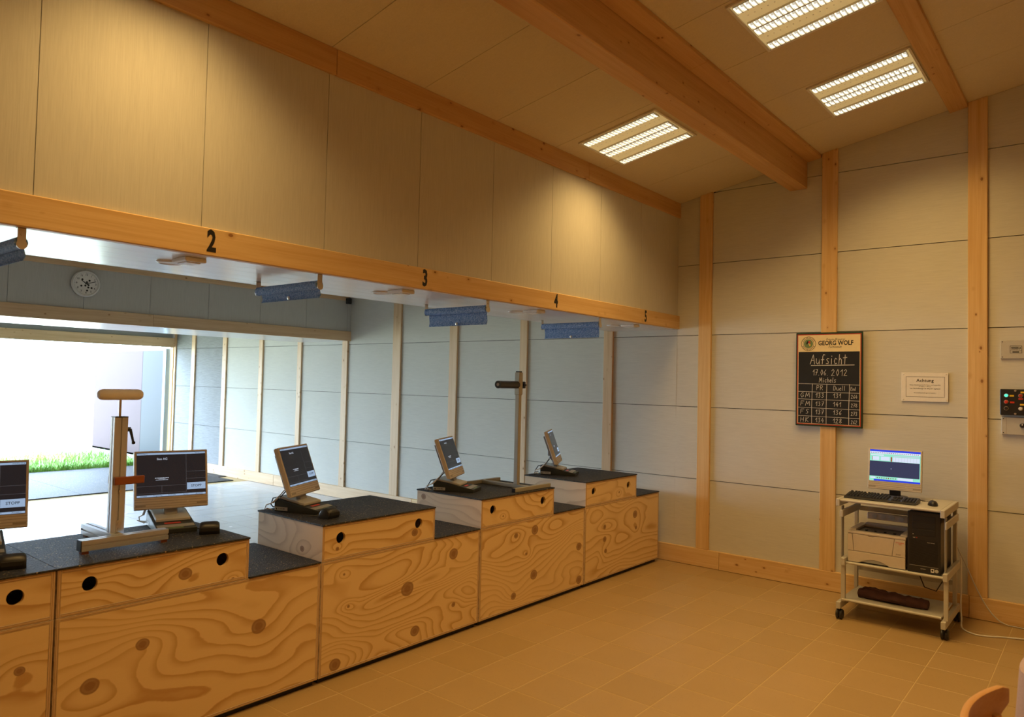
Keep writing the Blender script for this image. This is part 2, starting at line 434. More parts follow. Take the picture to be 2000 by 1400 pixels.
def ribbon(mb, pl, ux, uy, w):
    for a, b in zip(pl[:-1], pl[1:]):
        d = b - a
        if d.length < 1e-6: continue
        d.normalize(); n = (ux.cross(uy)).cross(d).normalized()*w*.5; e = d*w*.35
        mb.quad(a-n-e, b-n+e, b+n+e, a+n-e)

# ================================================================== THE ROOM
WX = 6.17; XL = -1.2; YR = -4.2; YO = 12.86
cz = lambda y: 3.873 - .1835*y
SX = [.93 + .65*k for k in range(-3, 9)]      # panel joints along the header and the ceiling

# ---- floor with individual tiles
T = .315; TX0 = 3.31 - 15*T; TY0 = .52 - 9*T
floor = MB().box(XL-.1, WX+.1, YR-.1, 13.2, -.12, -.0012).build('floor', 'grout')
tag(floor, 'beige stoneware tiled floor of the shooting room', None, None, 'structure')
g = .0022
tile0 = MB().box(g, T-g, g, T-g, -.006, 0.0).build('tile', 'tile', floor, .001)
tileg = MB().box(g, T-g, g, T-g, -.006, 0.0).build('tile', 'tile_daylit', floor, .001)
used = {}
restA, restB = MB(), MB()
for i in range(-1, 27):
    for j in range(-6, 42):
        x, y = TX0 + i*T, TY0 + j*T
        if x + T < XL or y + T < YR or y + T > 10.46 or x > WX: continue
        x1, y1 = min(x+T, WX), y+T
        near = y < 3.75
        vis = (x > 1.9 and .3 < y < 3.2) if near else (x > 4.1 and y > 4.3)
        if vis and x1 - x > T-.001:
            src = tile0 if near else tileg
            if src.name not in used: used[src.name] = 1; src.location = (x, y, 0)
            else: dupmesh(src, (x, y, 0), floor)
        else:
            (restA if near else restB).box(max(x, XL)+g, x1-g, max(y, YR)+g, y1-g, -.006, 0.0)
tag(restA.build('tile_field', 'tile', floor), None, None, None, 'stuff')
tag(restB.build('tile_field', 'tile_daylit', floor), None, None, None, 'stuff')

# ---- right wall: slab, felt panels per bay, posts, baseboard
wr = MB()
wr.prism([(YR-.1, -.1), (YO, -.1), (YO, 2.9), (3.1, cz(3.1)+.05), (YR-.1, cz(YR)+.1)], 0, WX+.016, WX+.12)
wr = tag(wr.build('wall_right', 'gap'), 'long side wall clad in pale felt panels between wooden posts', None, None, 'structure')
PC = [-3.42, -2.37, -1.32, -.30, .731, 1.752, 2.818, 3.832, 4.905, 5.962, 6.955, 8.0, 9.05, 10.06, 11.137, 12.165, 12.83]
PW = [.12]*7 + [.105, .10, .126, .15, .115, .10, .10, .12, .12, .05]
ZS = [.10, .772, 1.422, 2.073, 2.719, 3.367, 4.1]
def wall_top(y): return cz(y) if y < 3.1 else (2.78 if y < 7.95 else 2.6)
rp = random.Random(3)
for b in range(len(PC)-1):
    y0, y1 = PC[b] + .001, PC[b+1] - .001
    if y0 < 3.1 < y1: segs = [(y0, 3.099), (3.1, y1)]
    elif y0 < 7.92 < y1: segs = [(y0, 7.92), (7.922, y1)]
    else: segs = [(y0, y1)]
    for (a, c) in segs:
        for k in range(6):
            dz = rp.uniform(-.004, .004)
            z0 = ZS[k] + (.0025 if k else 0); z1 = ZS[k+1] - .0025
            ta, tc_ = min(z1, wall_top(a+.001)), min(z1, wall_top(c-.001))
            if z0 >= min(ta, tc_) - .01:
                if z0 >= max(ta, tc_) - .02: continue
                # sliver cut by the slope: a triangle-ended strip
                yc = (3.873 - z0)/.1835
                mb = MB().prism([(a, z0), (min(c, yc), z0), (a, ta)], 0, WX, WX+.018)
                mb.build('panel', 'felt_h', wr); continue
            mb = MB(); n = 6
            bul = rp.uniform(.001, .007); sag = rp.uniform(-.004, .004)
            gv = []
            for iz in range(n+1):
                for iy in range(n+1):
                    fy, fz = iy/n, iz/n; y = a + (c-a)*fy
                    zt = min(z1, wall_top(min(max(y, a+.001), c-.001))); z = z0 + (zt-z0)*fz
                    gv.append((WX - bul*math.sin(PI*fz)*(.4 + .6*math.sin(PI*fy)) - (.004 if iz == 0 and k else 0), y, z))
            fs = [(iz*(n+1)+iy, iz*(n+1)+iy+1, (iz+1)*(n+1)+iy+1, (iz+1)*(n+1)+iy) for iz in range(n) for iy in range(n)]
            mb.add(gv, fs)
            # rim back to the slab
            rim = [i for i in range(n+1)] + [(j+1)*(n+1)-1 for j in range(1, n+1)] + [n*(n+1)+i for i in range(n-1, -1, -1)] + [j*(n+1) for j in range(n-1, 0, -1)]
            bv = [(WX+.018, gv[i][1], gv[i][2]) for i in rim]
            base = len(gv); mb.v += [Vector(p) for p in bv]
            for q in range(len(rim)):
                q2 = (q+1) % len(rim); mb.f.append([rim[q], rim[q2], base+q2, base+q]); mb.k.append(0)
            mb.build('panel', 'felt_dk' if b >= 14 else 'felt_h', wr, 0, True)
for i, y in enumerate(PC):
    h = PW[i]/2; t0, t1 = wall_top(y-h), wall_top(y+h)
    if y > 3.1: t0 = t1 = min(t0, t1)
    MB().hexa([(WX-.026, y-h, .157), (WX, y-h, .157), (WX, y+h, .157), (WX-.026, y+h, .157), (WX-.026, y-h, t0), (WX, y-h, t0), (WX, y+h, t1), (WX-.026, y+h, t1)]).build('post', 'wz' if y < 3.3 else 'rz', wr, .003)
bb = MB().box(WX-.012, WX+.02, YR, YO, 0.0, .15).build('baseboard_right', 'gap')
tag(bb, 'wooden skirting board along the felt side wall', None, None, 'structure')
for a, c in ((YR, .78), (.782, 2.655), (2.657, 6.6), (6.602, 9.6), (9.602, YO)):
    MB().box(WX-.030, WX, a, c, 0.002, .157).build('board', 'wy' if a < 3 else 'ry', bb, .003)

# ---- other enclosing walls
wl = MB().box(XL-.12, XL, YR-.1, YO+.12, -.1, 5.0).build('wall_left', 'w_room'); tag(wl, 'spruce clad side wall beside the first lane', None, None, 'structure')
wb = MB().box(XL-.12, WX+.12, YR-.12, YR, -.1, 5.0).build('wall_rear', 'w_room'); tag(wb, 'spruce clad wall behind the shooters', None, None, 'structure')

# ---- header wall over the counters
wf = MB().box(XL, WX, 3.112, 3.14, 2.14, 3.40).build('wall_front', 'gap')
tag(wf, 'felt panelled header wall above the shooting benches', None, None, 'structure')
xs = [XL] + [x for x in SX if XL + .05 < x < WX - .05] + [WX]
for a, c in zip(xs[:-1], xs[1:]):
    mb = MB(); n = 5; bul = rp.uniform(.001, .005); gv = []
    for iz in range(n+1):
        for ix in range(n+1):
            fx, fz = ix/n, iz/n
            gv.append((a+.0015 + (c-a-.003)*fx, 3.098 - bul*math.sin(PI*fx)*(.5+.5*math.sin(PI*fz)), 2.2 + 1.06*fz))
    mb.add(gv, [(iz*(n+1)+ix, iz*(n+1)+ix+1, (iz+1)*(n+1)+ix+1, (iz+1)*(n+1)+ix) for iz in range(n) for ix in range(n)])
    for xx in (a+.0015, c-.0015): mb.quad((xx, 3.098, 2.2), (xx, 3.112, 2.2), (xx, 3.112, 3.26), (xx, 3.098, 3.26))
    mb.build('panel', 'felt_v', wf, 0, True)
MB().box(XL, WX, 3.076, 3.112, 2.133, 2.257).build('beam', 'wx', wf, .004)
for a, c in ((XL, 2.26), (2.262, 4.62), (4.622, WX)):
    MB().hexa([(a, 3.078, 3.172), (c, 3.078, 3.172), (c, 3.112, 3.172), (a, 3.112, 3.172), (a, 3.078, cz(3.078)), (c, 3.078, cz(3.078)), (c, 3.112, cz(3.112)), (a, 3.112, cz(3.112))]).build('trim_board', 'batten', wf, .003)
for s_, x in (('2', 1.618), ('3', 2.921), ('4', 4.219), ('5', 5.528)):
    mb = MB(); addtext(mb, s_, .132, (x, 3.0750, 2.195), (1, 0, 0), (0, 0, 1), 'CENTER', .034, .66)
    tag(mb.build('number', 'ink', wf), 'black lane number ' + s_)

# ---- soffit and the lane side of the header
sf = MB().box(XL, WX, 3.112, 3.79, 2.150, 2.165).build('soffit', 'white_ply'); tag(sf, 'white painted board soffit under the header wall', None, None, 'structure')
for k in range(5):
    a = 3.113 + k*.1355
    MB().box(XL, WX, a, a+.1345, 2.133, 2.150).build('board', 'white_ply', sf)
bk = MB().box(XL, WX, 3.79, 3.81, 2.133, 2.80).build('wall_baffle', 'felt_cl'); tag(bk, 'range side of the header wall', None, None, 'structure')
lc = MB().box(XL, WX, 3.14, 7.95, 2.78, 2.84).build('ceiling_range', 'felt_c'); tag(lc, 'low flat ceiling over the firing lanes', None, None, 'structure')

# ---- second baffle with the clock
w2 = MB().box(XL, WX, 7.938, 7.96, 2.125, 2.80).build('wall_back', 'gap'); tag(w2, 'grey felt baffle wall spanning the range with the clock', None, None, 'structure')
xs2 = [XL] + [2.205 + .652*k for k in range(-5, 6)] + [6.11, WX]
for a, c in zip(xs2[:-1], xs2[1:]):
    if c - a > .01: MB().box(a+.0015, c-.0015, 7.922, 7.938, 2.2, 2.70).build('panel', 'felt_cl', w2, .001)
MB().box(XL, 3.54, 7.903, 7.938, 2.117, 2.246).build('beam', 'rx', w2, .003)
MB().box(3.542, WX, 7.903, 7.938, 2.117, 2.246).build('beam', 'rx', w2, .003)
MB().box(XL, WX-.05, 7.905, 7.938, 2.655, 2.78).build('trim_board', 'rx', w2, .003)
s2 = MB().box(XL, WX, 7.938, 9.05, 2.119, 2.135).build('soffit', 'white_ply'); tag(s2, 'white painted soffit behind the clock baffle', None, None, 'structure')
c2 = MB().box(XL, WX+.1, 7.96, 12.98, 2.60, 2.66).build('ceiling_range', 'felt_c'); tag(c2, 'flat ceiling of the range end by the opening', None, None, 'structure')
b2 = MB().box(XL, WX, 9.03, 9.05, 2.135, 2.60).build('wall_baffle', 'felt_cl'); tag(b2, 'rear face of the clock baffle', None, None, 'structure')

# ---- opening to the outside
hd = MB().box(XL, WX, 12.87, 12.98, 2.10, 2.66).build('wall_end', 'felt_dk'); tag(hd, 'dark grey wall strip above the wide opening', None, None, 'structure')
MB().box(XL, WX-.02, 12.835, 12.87, 2.105, 2.262).build('beam', 'rx', hd, .003)
MB().box(WX-.035, WX+.02, 12.87, 12.98, 0, 2.10).build('post', 'wz', hd, .003)
MB().box(XL, XL+.1, 12.87, 12.98, 0, 2.10).build('post', 'wz', hd, .003)
dj = MB().box(6.07, 6.15, 13.0, 13.10, 0, 2.08).build('door_1', 'steel_o', None, .004); tag(dj, 'blue grey steel door edge at the opening', None, None, 'structure')

# ---- sloped ceiling: slab, panels, beams
def slope(mb, x0, x1, y0, y1, d0, d1):   # d: distance below (+) the ceiling plane
    return mb.hexa([(x0, y0, cz(y0)-d1), (x1, y0, cz(y0)-d1), (x1, y1, cz(y1)-d1), (x0, y1, cz(y1)-d1),
                    (x0, y0, cz(y0)-d0), (x1, y0, cz(y0)-d0), (x1, y1, cz(y1)-d0), (x0, y1, cz(y1)-d0)])
ce = slope(MB(), XL-.1, WX+.1, YR-.1, 3.14, -.12, -.014).build('ceiling', 'gap'); tag(ce, 'sloping panelled ceiling with wooden beams', None, None, 'structure')
xs3 = [XL] + [x for x in SX if XL + .05 < x < WX - .05] + [WX]
for y0, y1 in ((YR, -1.9), (-1.898, -.3), (-.298, .85), (.852, 1.88), (1.882, 3.11)):
    for a, c in zip(xs3[:-1], xs3[1:]):
        slope(MB(), a+.0018, c-.0018, y0, y1, -.014, 0.0).build('panel', 'felt_c', ce)
gb = MB().hexa([(XL, 1.936, 3.272), (WX, 1.936, 3.272), (WX, 2.080, 3.272), (XL, 2.080, 3.272), (XL, 1.936, cz(1.936)), (WX, 1.936, cz(1.936)), (WX, 2.080, cz(2.080)), (XL, 2.080, cz(2.080))]).build('ceiling_beam', 'glulam', ce, .005)
for a, c in ((XL, 3.95), (3.952, WX)):
    slope(MB(), a, c, 1.822, 1.934, 0.0, .026).build('batten', 'batten', ce, .002)
    slope(MB(), a, c, .792, .910, 0.0, .026).build('batten', 'batten', ce, .002)
slope(MB(), XL, WX, -.36, -.24, 0.0, .026).build('batten', 'batten', ce, .002)

# ---- outside
gr = MB().box(-40, 46, 13.2, 90, -.25, -.02).build('ground', 'soil'); tag(gr, 'sunlit meadow ground outside the opening', None, None, 'structure')
ap = MB().box(XL, WX+.12, 12.95, 13.25, -.12, -.003).build('apron', 'gravel'); tag(ap, 'pale concrete threshold at the opening', None, None, 'structure')
fe = MB().box(6.20, 6.26, 13.1, 16.42, -.05, .10).build('cladding_wall', 'gravel'); tag(fe, 'glossy metal clad side wall outside the opening', None, None, 'structure')
for a, c, m_ in ((13.12, 14.21, 'panel_o'), (14.214, 16.42, 'panel_r')):
    MB().box(6.20, 6.24, a, c, .06, 2.06).build('panel', m_, fe, .004)
rg = random.Random(5); mb = MB()
for _ in range(9000):
    x = rg.uniform(2.6, 6.08); y = 13.24 + 2.9*rg.random()**1.6
    if rg.random() < .25: y = rg.uniform(13.23, 13.4)
    h = rg.uniform(.05, .17); a = rg.uniform(0, 2*PI); w = rg.uniform(.003, .007); l = rg.uniform(.2, .9)*h
    dx, dy = math.cos(a), math.sin(a); px, py = -dy*w, dx*w
    p = Vector((x, y, -.03)); m_ = p + Vector((dx*l*.35, dy*l*.35, h*.65)); e = p + Vector((dx*l, dy*l, h))
    mb.add([p+Vector((px, py, 0)), p-Vector((px, py, 0)), m_-Vector((px, py, 0))*.8, m_+Vector((px, py, 0))*.8, e], [(0, 1, 2, 3), (3, 2, 4)])
tag(mb.build('grass', 'grass'), 'bright green grass growing along the concrete edge outside', 'grass', None, 'stuff')

# ---- rubber mats on the range floor
for (x0, x1, y0, y1, lb) in ((XL+.05, 1.715, 10.43, 13.18, 'black rubber floor mat in front of the opening, against the first lane wall'),
                             (1.72, 3.845, 10.43, 13.18, 'black rubber floor mat in the middle of the opening threshold'),
                             (3.85, 5.98, 10.43, 13.18, 'black rubber floor mat by the metal door edge of the opening'),
                             (5.985, 6.135, 10.92, 12.80, 'narrow black rubber mat strip along the skirting board')):
    tag(MB((x0, y0, 0)).box(x0, x1, y0, y1, 0.0, .012).build('floor_mat', 'rubber_o', None, .003), lb, 'mat').location = (x0, y0, 0)

# ================================================================== CEILING LAMPS
SL = -math.atan(.1835)
def make_lamp():
    r = thing('ceiling_lamp', (0, 0, 0), 'x', 'lamp', 'recessed louvre lamps in the sloping ceiling')
    h = .312
    mb = MB()
    for a, b, c, d in ((-h, h, -h, -h+.014), (-h, h, h-.014, h), (-h, -h+.014, -h+.014, h-.014), (h-.014, h, -h+.014, h-.014)):
        mb.box(a, b, c, d, -.012, .0)
    mb.build('frame', 'white', r, .001)
    mb = MB().box(-h+.014, h-.014, -h+.014, h-.014, -.003, 0.0); mb.build('plate', 'lamp_plate', r)
    mb = MB()
    for xc in (-.175, .115):
        for k in range(15): mb.cyl((xc+.03, -.25+k*.036, -.0045), (xc+.03, -.25+k*.036, -.003), .0035, None, 8)
    tag(mb.build('perforation', 'white', r), None, None, None, 'stuff')
    N = 20; L = .57
    for xc in (-.248, -.042, .042, .248):
        w = .036
        s_ = MB()
        for k in range(N):
            y0 = -L/2 + L*k/N; y1 = -L/2 + L*(k+1)/N
            prof = [(y0+.001, -.0035), (y0 + (y1-y0)*.3, -.011), (y0 + (y1-y0)*.7, -.011), (y1-.001, -.0035)]
            for sx_ in range(3):
                xa, xb = xc - w + 2*w*sx_/3, xc - w + 2*w*(sx_+1)/3
                za, zb = (0.0, .004) if sx_ == 0 else ((.004, .004) if sx_ == 1 else (.004, 0.0))
                for fi, (p, q) in enumerate(zip(prof[:-1], prof[1:])):
                    s_.m = 1 if fi == 0 or (fi == 1 and sx_ == 0) else 0
                    s_.quad((xa, p[0], p[1]-za), (xb, p[0], p[1]-zb), (xb, q[0], q[1]-zb), (xa, q[0], q[1]-za))
        lp = s_.build('lens_strip', ['lens', 'lens_shaded'], r)
        bl = MB()
        for k in range(N+1):
            y = -L/2 + L*k/N; bl.box(xc-w-.002, xc+w+.002, y-.0013, y+.0013, -.019, -.003)
        for sg in (-1, 1): bl.box(xc+sg*(w+.002)-.0012, xc+sg*(w+.002)+.0012, -L/2, L/2, -.014, -.003)
        bl.build('louvre', 'lamp_blade', lp)
    ld = bpy.data.lights.new('lamp_light', 'AREA'); ld.shape = 'SQUARE'; ld.size = .56
    ld.energy = LAMP_W; ld.color = LAMP_COL; ld.spread = math.radians(134)
    lo = bpy.data.objects.new('lamp_light', ld); COL.objects.link(lo); lo.parent = r; lo.location = (0, 0, -.03)
    return r
lamp0 = make_lamp()
LP = [(4.570, 2.630, 'louvre ceiling lamp between the header wall and the big laminated beam'),
      (5.175, 1.236, 'louvre ceiling lamp between the battens, closest to the felt side wall'),
      (3.872, 1.236, 'louvre ceiling lamp between the battens, second from the felt side wall'),
      (2.570, 1.236, 'louvre ceiling lamp between the battens, third from the felt side wall'),
      (1.268, 1.236, 'louvre ceiling lamp between the battens, fourth from the felt side wall'),
      (1.320, 2.630, 'louvre ceiling lamp by the header wall above the second lane'),
      (1.268, -2.75, 'unseen louvre lamp added for bounce light, by the first lane wall'),  # this and the next: unseen, added behind the camera to lift bounce light
      (3.872, -2.75, 'unseen louvre lamp added for bounce light, by the felt side wall')]
for i, (x, y, lb) in enumerate(LP):
    o = lamp0 if i == 0 else copytree(lamp0)
    o.location = (x, y, cz(y)); o.rotation_euler = (SL, 0, 0); o['label'] = lb
    if y > 2:
        lo = [c for c in o.children if c.type == 'LIGHT'][0]; lo.data = lo.data.copy(); lo.data.energy = LAMP_W*.68

# ================================================================== SHOOTING BENCHES
def facemat(o, axis, sign, idx):
    for p in o.data.polygons:
        if p.normal[axis]*sign > .9: p.material_index = idx
def plate_holes(o, x0, x1, z0, z1, y0, y1, holes, r):
    bm = bmesh.new(); ed = []
    def loop(pts):
        vs = [bm.verts.new((p[0]-o[0], y0-o[1], p[1]-o[2])) for p in pts]
        for i in range(len(vs)): ed.append(bm.edges.new((vs[i], vs[(i+1) % len(vs)])))
    loop([(x0, z0), (x1, z0), (x1, z1), (x0, z1)])
    for hx, hz in holes: loop([(hx + r*math.cos(2*PI*k/28), hz + r*math.sin(2*PI*k/28)) for k in range(28)])
    bmesh.ops.triangle_fill(bm, use_beauty=True, edges=ed)
    ex = bmesh.ops.extrude_face_region(bm, geom=bm.faces[:])
    bmesh.ops.translate(bm, vec=(0, y1-y0, 0), verts=[v for v in ex['geom'] if isinstance(v, bmesh.types.BMVert)])
    bmesh.ops.recalc_face_normals(bm, faces=bm.faces[:])
    me = bpy.data.meshes.new('front_panel'); bm.to_mesh(me); bm.free(); return me
TH = .0135
def crate(name, x0, x1, y0, y1, z0, z1, label, group, knots, seed, holes=(), side_knots=(), freq=15.0, warp=1.0):
    o = (x0, y0, 0 if z0 < .1 else z0)
    r = thing(name, o, label, 'box', group)
    lk = [(ku-x0, kv-o[2], kr) for ku, kv, kr in knots]
    fm = plyface('plywood_front', lk, seed, freq, (0, 2), warp=warp)
    sm = plyface('plywood_side_daylit', list(side_knots), seed+.37, freq*.9, (1, 2), (.82, .67, .48), (.58, .43, .28))  # paler veneer, daylight on the sides put into its colour
    for a in (x0, x1-TH):
        q = MB(o).box(a, a+TH, y0, y1, z0, z1).build('side_panel', [sm, 'edge_x'], r, .0008); facemat(q, 1, -1, 1)
    for nm, a, b in (('bottom_panel', z0, z0+TH), ('top_panel', z1-TH, z1)):
        q = MB(o).box(x0+TH+.0004, x1-TH-.0004, y0+.0006, y1-.001, a, b).build(nm, [sm, 'edge_z'], r, .0008); facemat(q, 1, -1, 1)
    if holes:
        me = plate_holes(o, x0+TH+.0008, x1-TH-.0008, z0+TH+.0008, z1-TH-.0008, y0+.0012, y0+.018, holes, .030)
        me.materials.append(fm); q = bpy.data.objects.new('front_panel', me); COL.objects.link(q); q.parent = r
    else:
        MB(o).box(x0+TH+.0008, x1-TH-.0008, y0+.0012, y0+.018, z0+TH+.0008, z1-TH-.0008).build('front_panel', fm, r)
    MB(o).box(x0+TH+.001, x1-TH-.001, y1-.018, y1-.002, z0+TH+.001, z1-TH-.001).build('back_panel', sm, r)
    if z0 < .1:
        MB(o).box(x0+.012, x1-.012, y0+.025, y1-.03, 0.0, z0).build('plinth', 'blk_m', r)
    return r
BX = [(-.145, 1.096), (1.104, 2.345), (2.352, 3.594), (3.604, 4.831), (4.840, 6.050)]
LOWK = [[(.987, .465, .018), (.45, .3, .03)], [(1.443, .447, .026), (1.995, .390, .036), (1.239, .332, .033)],
        [(2.965, .374, .045), (3.350, .516, .036), (3.033, .111, .032), (3.361, .196, .016), (2.455, .075, .034), (2.535, .367, .010), (2.50, .545, .008)],
        [(4.191, .547, .036), (3.976, .537, .020), (4.187, .228, .036), (3.960, .122, .026), (4.758, .339, .032), (4.095, .392, .012), (4.767, .081, .034)],
        [(5.624, .482, .034), (5.130, .438, .020), (5.134, .340, .024), (5.151, .240, .020), (5.643, .364, .018)]]
UPK = [[(.50, .72, .02)], [(1.619, .713, .028), (1.850, .646, .008)], [(3.012, .697, .022), (2.450, .691, .010)], [(3.83, .69, .008)], [(5.35, .70, .010)]]
WHICH = ['first lane, beside the rubber topped step', 'second lane', 'third lane', 'fourth lane', 'fifth lane, next to the felt side wall']
LOWL = ['large plywood base box of the lane left of the one numbered 2', 'large plywood base box with three dark knots in front of lane 2', 'large plywood base box with concentric ring grain in front of lane 3',
        'large plywood base box with faint swirling knots in front of lane 4', 'large plywood base box in front of lane 5, beside the side wall skirting']
UPL = ['plywood riser box with two round holes, left of the lane 2 riser', 'plywood riser box with two round holes under the aluminium rest with white roll', 'plywood riser box with two round holes and a pale grey side in lane 3',
       'plywood riser box with two round holes under the tall thin stand', 'plywood riser box with two round holes nearest the side wall']
for i, (x0, x1) in enumerate(BX):
    crate('base_box', x0, x1, 3.2, 3.835, .030, .632, LOWL[i], 'plywood base boxes of the shooting benches', LOWK[i], i+1.3, freq=(21, 19, 25, 23, 25)[i], warp=(1.0, .8, 1.5, 1.4, 1.2)[i])
    u1 = x0 + (.825 if i < 3 else (.810 if i == 3 else .797))
    xb = x0
    if i == 0: x0, u1 = .271, 1.096
    crate('riser_box', x0, u1, 3.2, 3.815, .634, .8215, UPL[i], 'plywood riser boxes on the base boxes', UPK[i], i+7.9,
          [(x0+.119, .747), (x0+.691-(.825-(u1-x0))*.9, .747)], [(.18, .045, .018)] if i == 2 else ([(.55, .15, .022)] if i == 3 else []), 20, 1.1)
    def mat(a, b, c, z, lb, gp):
        o = (a, 3.2, z); q = MB(o).box(a, b, 3.194, c, z, z+.0085).build('rubber_mat', 'rubber', None, .002); q.location = o
        tag(q, lb, 'mat', gp)
    mat(x0-.004, u1+.003, 3.822, .8222, ['black rubber mat on the riser box beside lane 2', 'black rubber mat under the aluminium rest with white roll', 'black rubber mat on the riser box of lane 3', 'black rubber mat under the tall thin stand', 'black rubber mat on the riser box nearest the side wall'][i], 'speckled rubber mats on the riser boxes')
    mat(*((xb, x0-.004) if i == 0 else (u1+.004, x1)), 3.84, .6326, 'black rubber mat on the low step ' + ['of the first bench, left of its riser box', 'between the aluminium rest and the pale riser side', 'below the tall thin stand', 'between the tall stand and the last riser', 'against the felt side wall'][i], 'speckled rubber mats on the low steps')

# ================================================================== MONITORS
def xf_mon(y, z, tilt, swivel=0.0):
    return Matrix.Translation((0, y, z)) @ Matrix.Rotation(swivel, 4, 'Z') @ Matrix.Rotation(-tilt, 4, 'X')
MW, MH = .345, .293
def mon_body(parent, xf):
    h = MW/2
    mb = MB()   # front shell: chin and thin frame
    mb.prism([(0.0, .004), (.010, 0.0), (.030, .012), (.030, MH-.004), (.024, MH), (0.0, MH)], 0, -h, h)
    hs = mb.build('monitor_housing', 'beige', parent, .0025, False, 1, xf)
    mb = MB().box(-.145, .145, .030, .048, .050, MH-.035)
    for k in range(22): mb.box(-.1465, -.145, .032, .046, .062 + k*.0085, .067 + k*.0085)
    mb.build('rear_cover', 'grey_pl', hs, 0, False, 1, xf)
    mb = MB()
    for z in (.0515, .0395, .0265, .0145): mb.box(-h+.002, h-.002, -.0006, .002, z-.0011, z+.0011)
    mb.box(-h+.006, -h+.052, -.0007, .002, .0165, .0245); mb.box(h-.055, h-.006, -.0007, .002, .0165, .0245)
    mb.build('chin_groove', 'beige_d', hs, 0, False, 1, xf)
    mb = MB()
    for k in range(6): mb.box(-.055+k*.02, -.043+k*.02, -.0013, .001, .0285, .0325)
    mb.m = 1; mb.box(.072, .0765, -.0016, .001, .029, .0325)
    mb.build('button', ['beige', 'white'], hs, 0, False, 1, xf)
    return hs
SX0, SX1, SZ0, SZ1 = -.1625, .1625, .0605, .2845
def scr_pt(u, v, d): return (SX0 + (SX1-SX0)*u, -.0008 - d, SZ1 - (SZ1-SZ0)*v)
def scr_rect(mb, u0, u1, v0, v1, d=.0003):
    a, b, c, e = scr_pt(u0, v1, d), scr_pt(u1, v1, d), scr_pt(u1, v0, d), scr_pt(u0, v0, d); mb.quad(a, b, c, e)
def scr_text(mb, s, size, u, v, align='CENTER', bold=0.0, sx=1.0):
    addtext(mb, s, size, scr_pt(u, v, .0006), (1, 0, 0), (0, 0, 1), align, bold, sx)
def lane_screen(parent, xf, lane):
    mb = MB(); mb.m = 0; scr_rect(mb, 0, 1, 0, 1, 0.0)
    mb.m = 1
    scr_rect(mb, .005, .995, .012, .052); scr_rect(mb, .72, .995, .712, .868); scr_rect(mb, .005, .995, .95, .99)
    mb.m = 2
    for u0, u1, v in ((.0, .71, .752), (.0, .71, .912), (.71, 1, .455), (.71, 1, .617)): scr_rect(mb, u0, u1, v-.002, v+.002)
    for v0, v1, u in ((.052, .912, .71), (.752, .912, .355)): scr_rect(mb, u-.0016, u+.0016, v0, v1)
    mb.m = 3
    scr_text(mb, 'Sius AG', .0155, .36, .15)
    for k, (wd_, v) in enumerate(((.20, .578), (.10, .602), (.18, .622))):
        n = 9 if k != 1 else 5
        for q in range(n): scr_rect(mb, .36-wd_/2+wd_*q/n, .36-wd_/2+wd_*(q+.72)/n, v-.007+.003*(k > 0), v+.007-.003*(k > 0))
    mb.m = 4
    scr_text(mb, 'STOPP', .0175, .857, .79, 'CENTER', .01)
    scr_text(mb, 'Scheibe/Bahn ' + lane, .0075, .012, .032, 'LEFT'); scr_text(mb, '24.6.2012 09:36', .0075, .988, .032, 'RIGHT')
    for k, s_ in enumerate(('Scheiben', 'Programme', 'Kontrolle', 'System', 'Anmelden')): scr_text(mb, s_, .0085, .10+.2*k, .97)
    return mb.build('screen', ['scr', 'scr_b', 'scr_l', 'scr_w', 'ink'], parent, 0, False, 1, xf)
def pc_screen(parent, xf):
    mb = MB(); mb.m = 0; scr_rect(mb, 0, 1, 0, 1, 0.0)
    mb.m = 1; scr_rect(mb, 0, 1, 0, .06); scr_rect(mb, .09, 1, .945, 1.0)
    mb.m = 2; scr_rect(mb, 0, 1, .06, .13); scr_rect(mb, .02, .28, .15, .19); scr_rect(mb, .05, .19, .215, .34); scr_rect(mb, .22, .40, .215, .34); scr_rect(mb, .46, .985, .215, .36)
    scr_rect(mb, .02, .12, .875, .925); scr_rect(mb, .56, .86, .86, .935)
    mb.m = 3; scr_rect(mb, .0, .985, .365, .85)
    mb.m = 4; scr_rect(mb, .425, .44, .58, .60, .0006); scr_rect(mb, .47, .98, .165, .195, .0004)
    mb.m = 5
    for k in range(26): scr_rect(mb, .02+k*.037, .035+k*.037, .085, .11, .0006)
    for k in range(9): scr_rect(mb, .15+k*.045, .172+k*.045, .885, .915, .0006)
    for k in range(9): scr_rect(mb, .46+k*.058, .4615+k*.058, .215, .36, .0006)
    mb.m = 6
    for k in (1, 6, 11, 16, 21): scr_rect(mb, .02+k*.037, .035+k*.037, .085, .11, .0008)
    scr_rect(mb, .045, .055, .215, .34, .0006); scr_rect(mb, .42, .445, .215, .36, .0006); scr_rect(mb, .37, .392, .885, .915, .0008)
    return mb.build('screen', ['scr_grn', 'scr_blue', 'scr_pale', 'scr_navy', 'scr_w', 'grey_pl', 'red'], parent, 0, False, 1, xf)

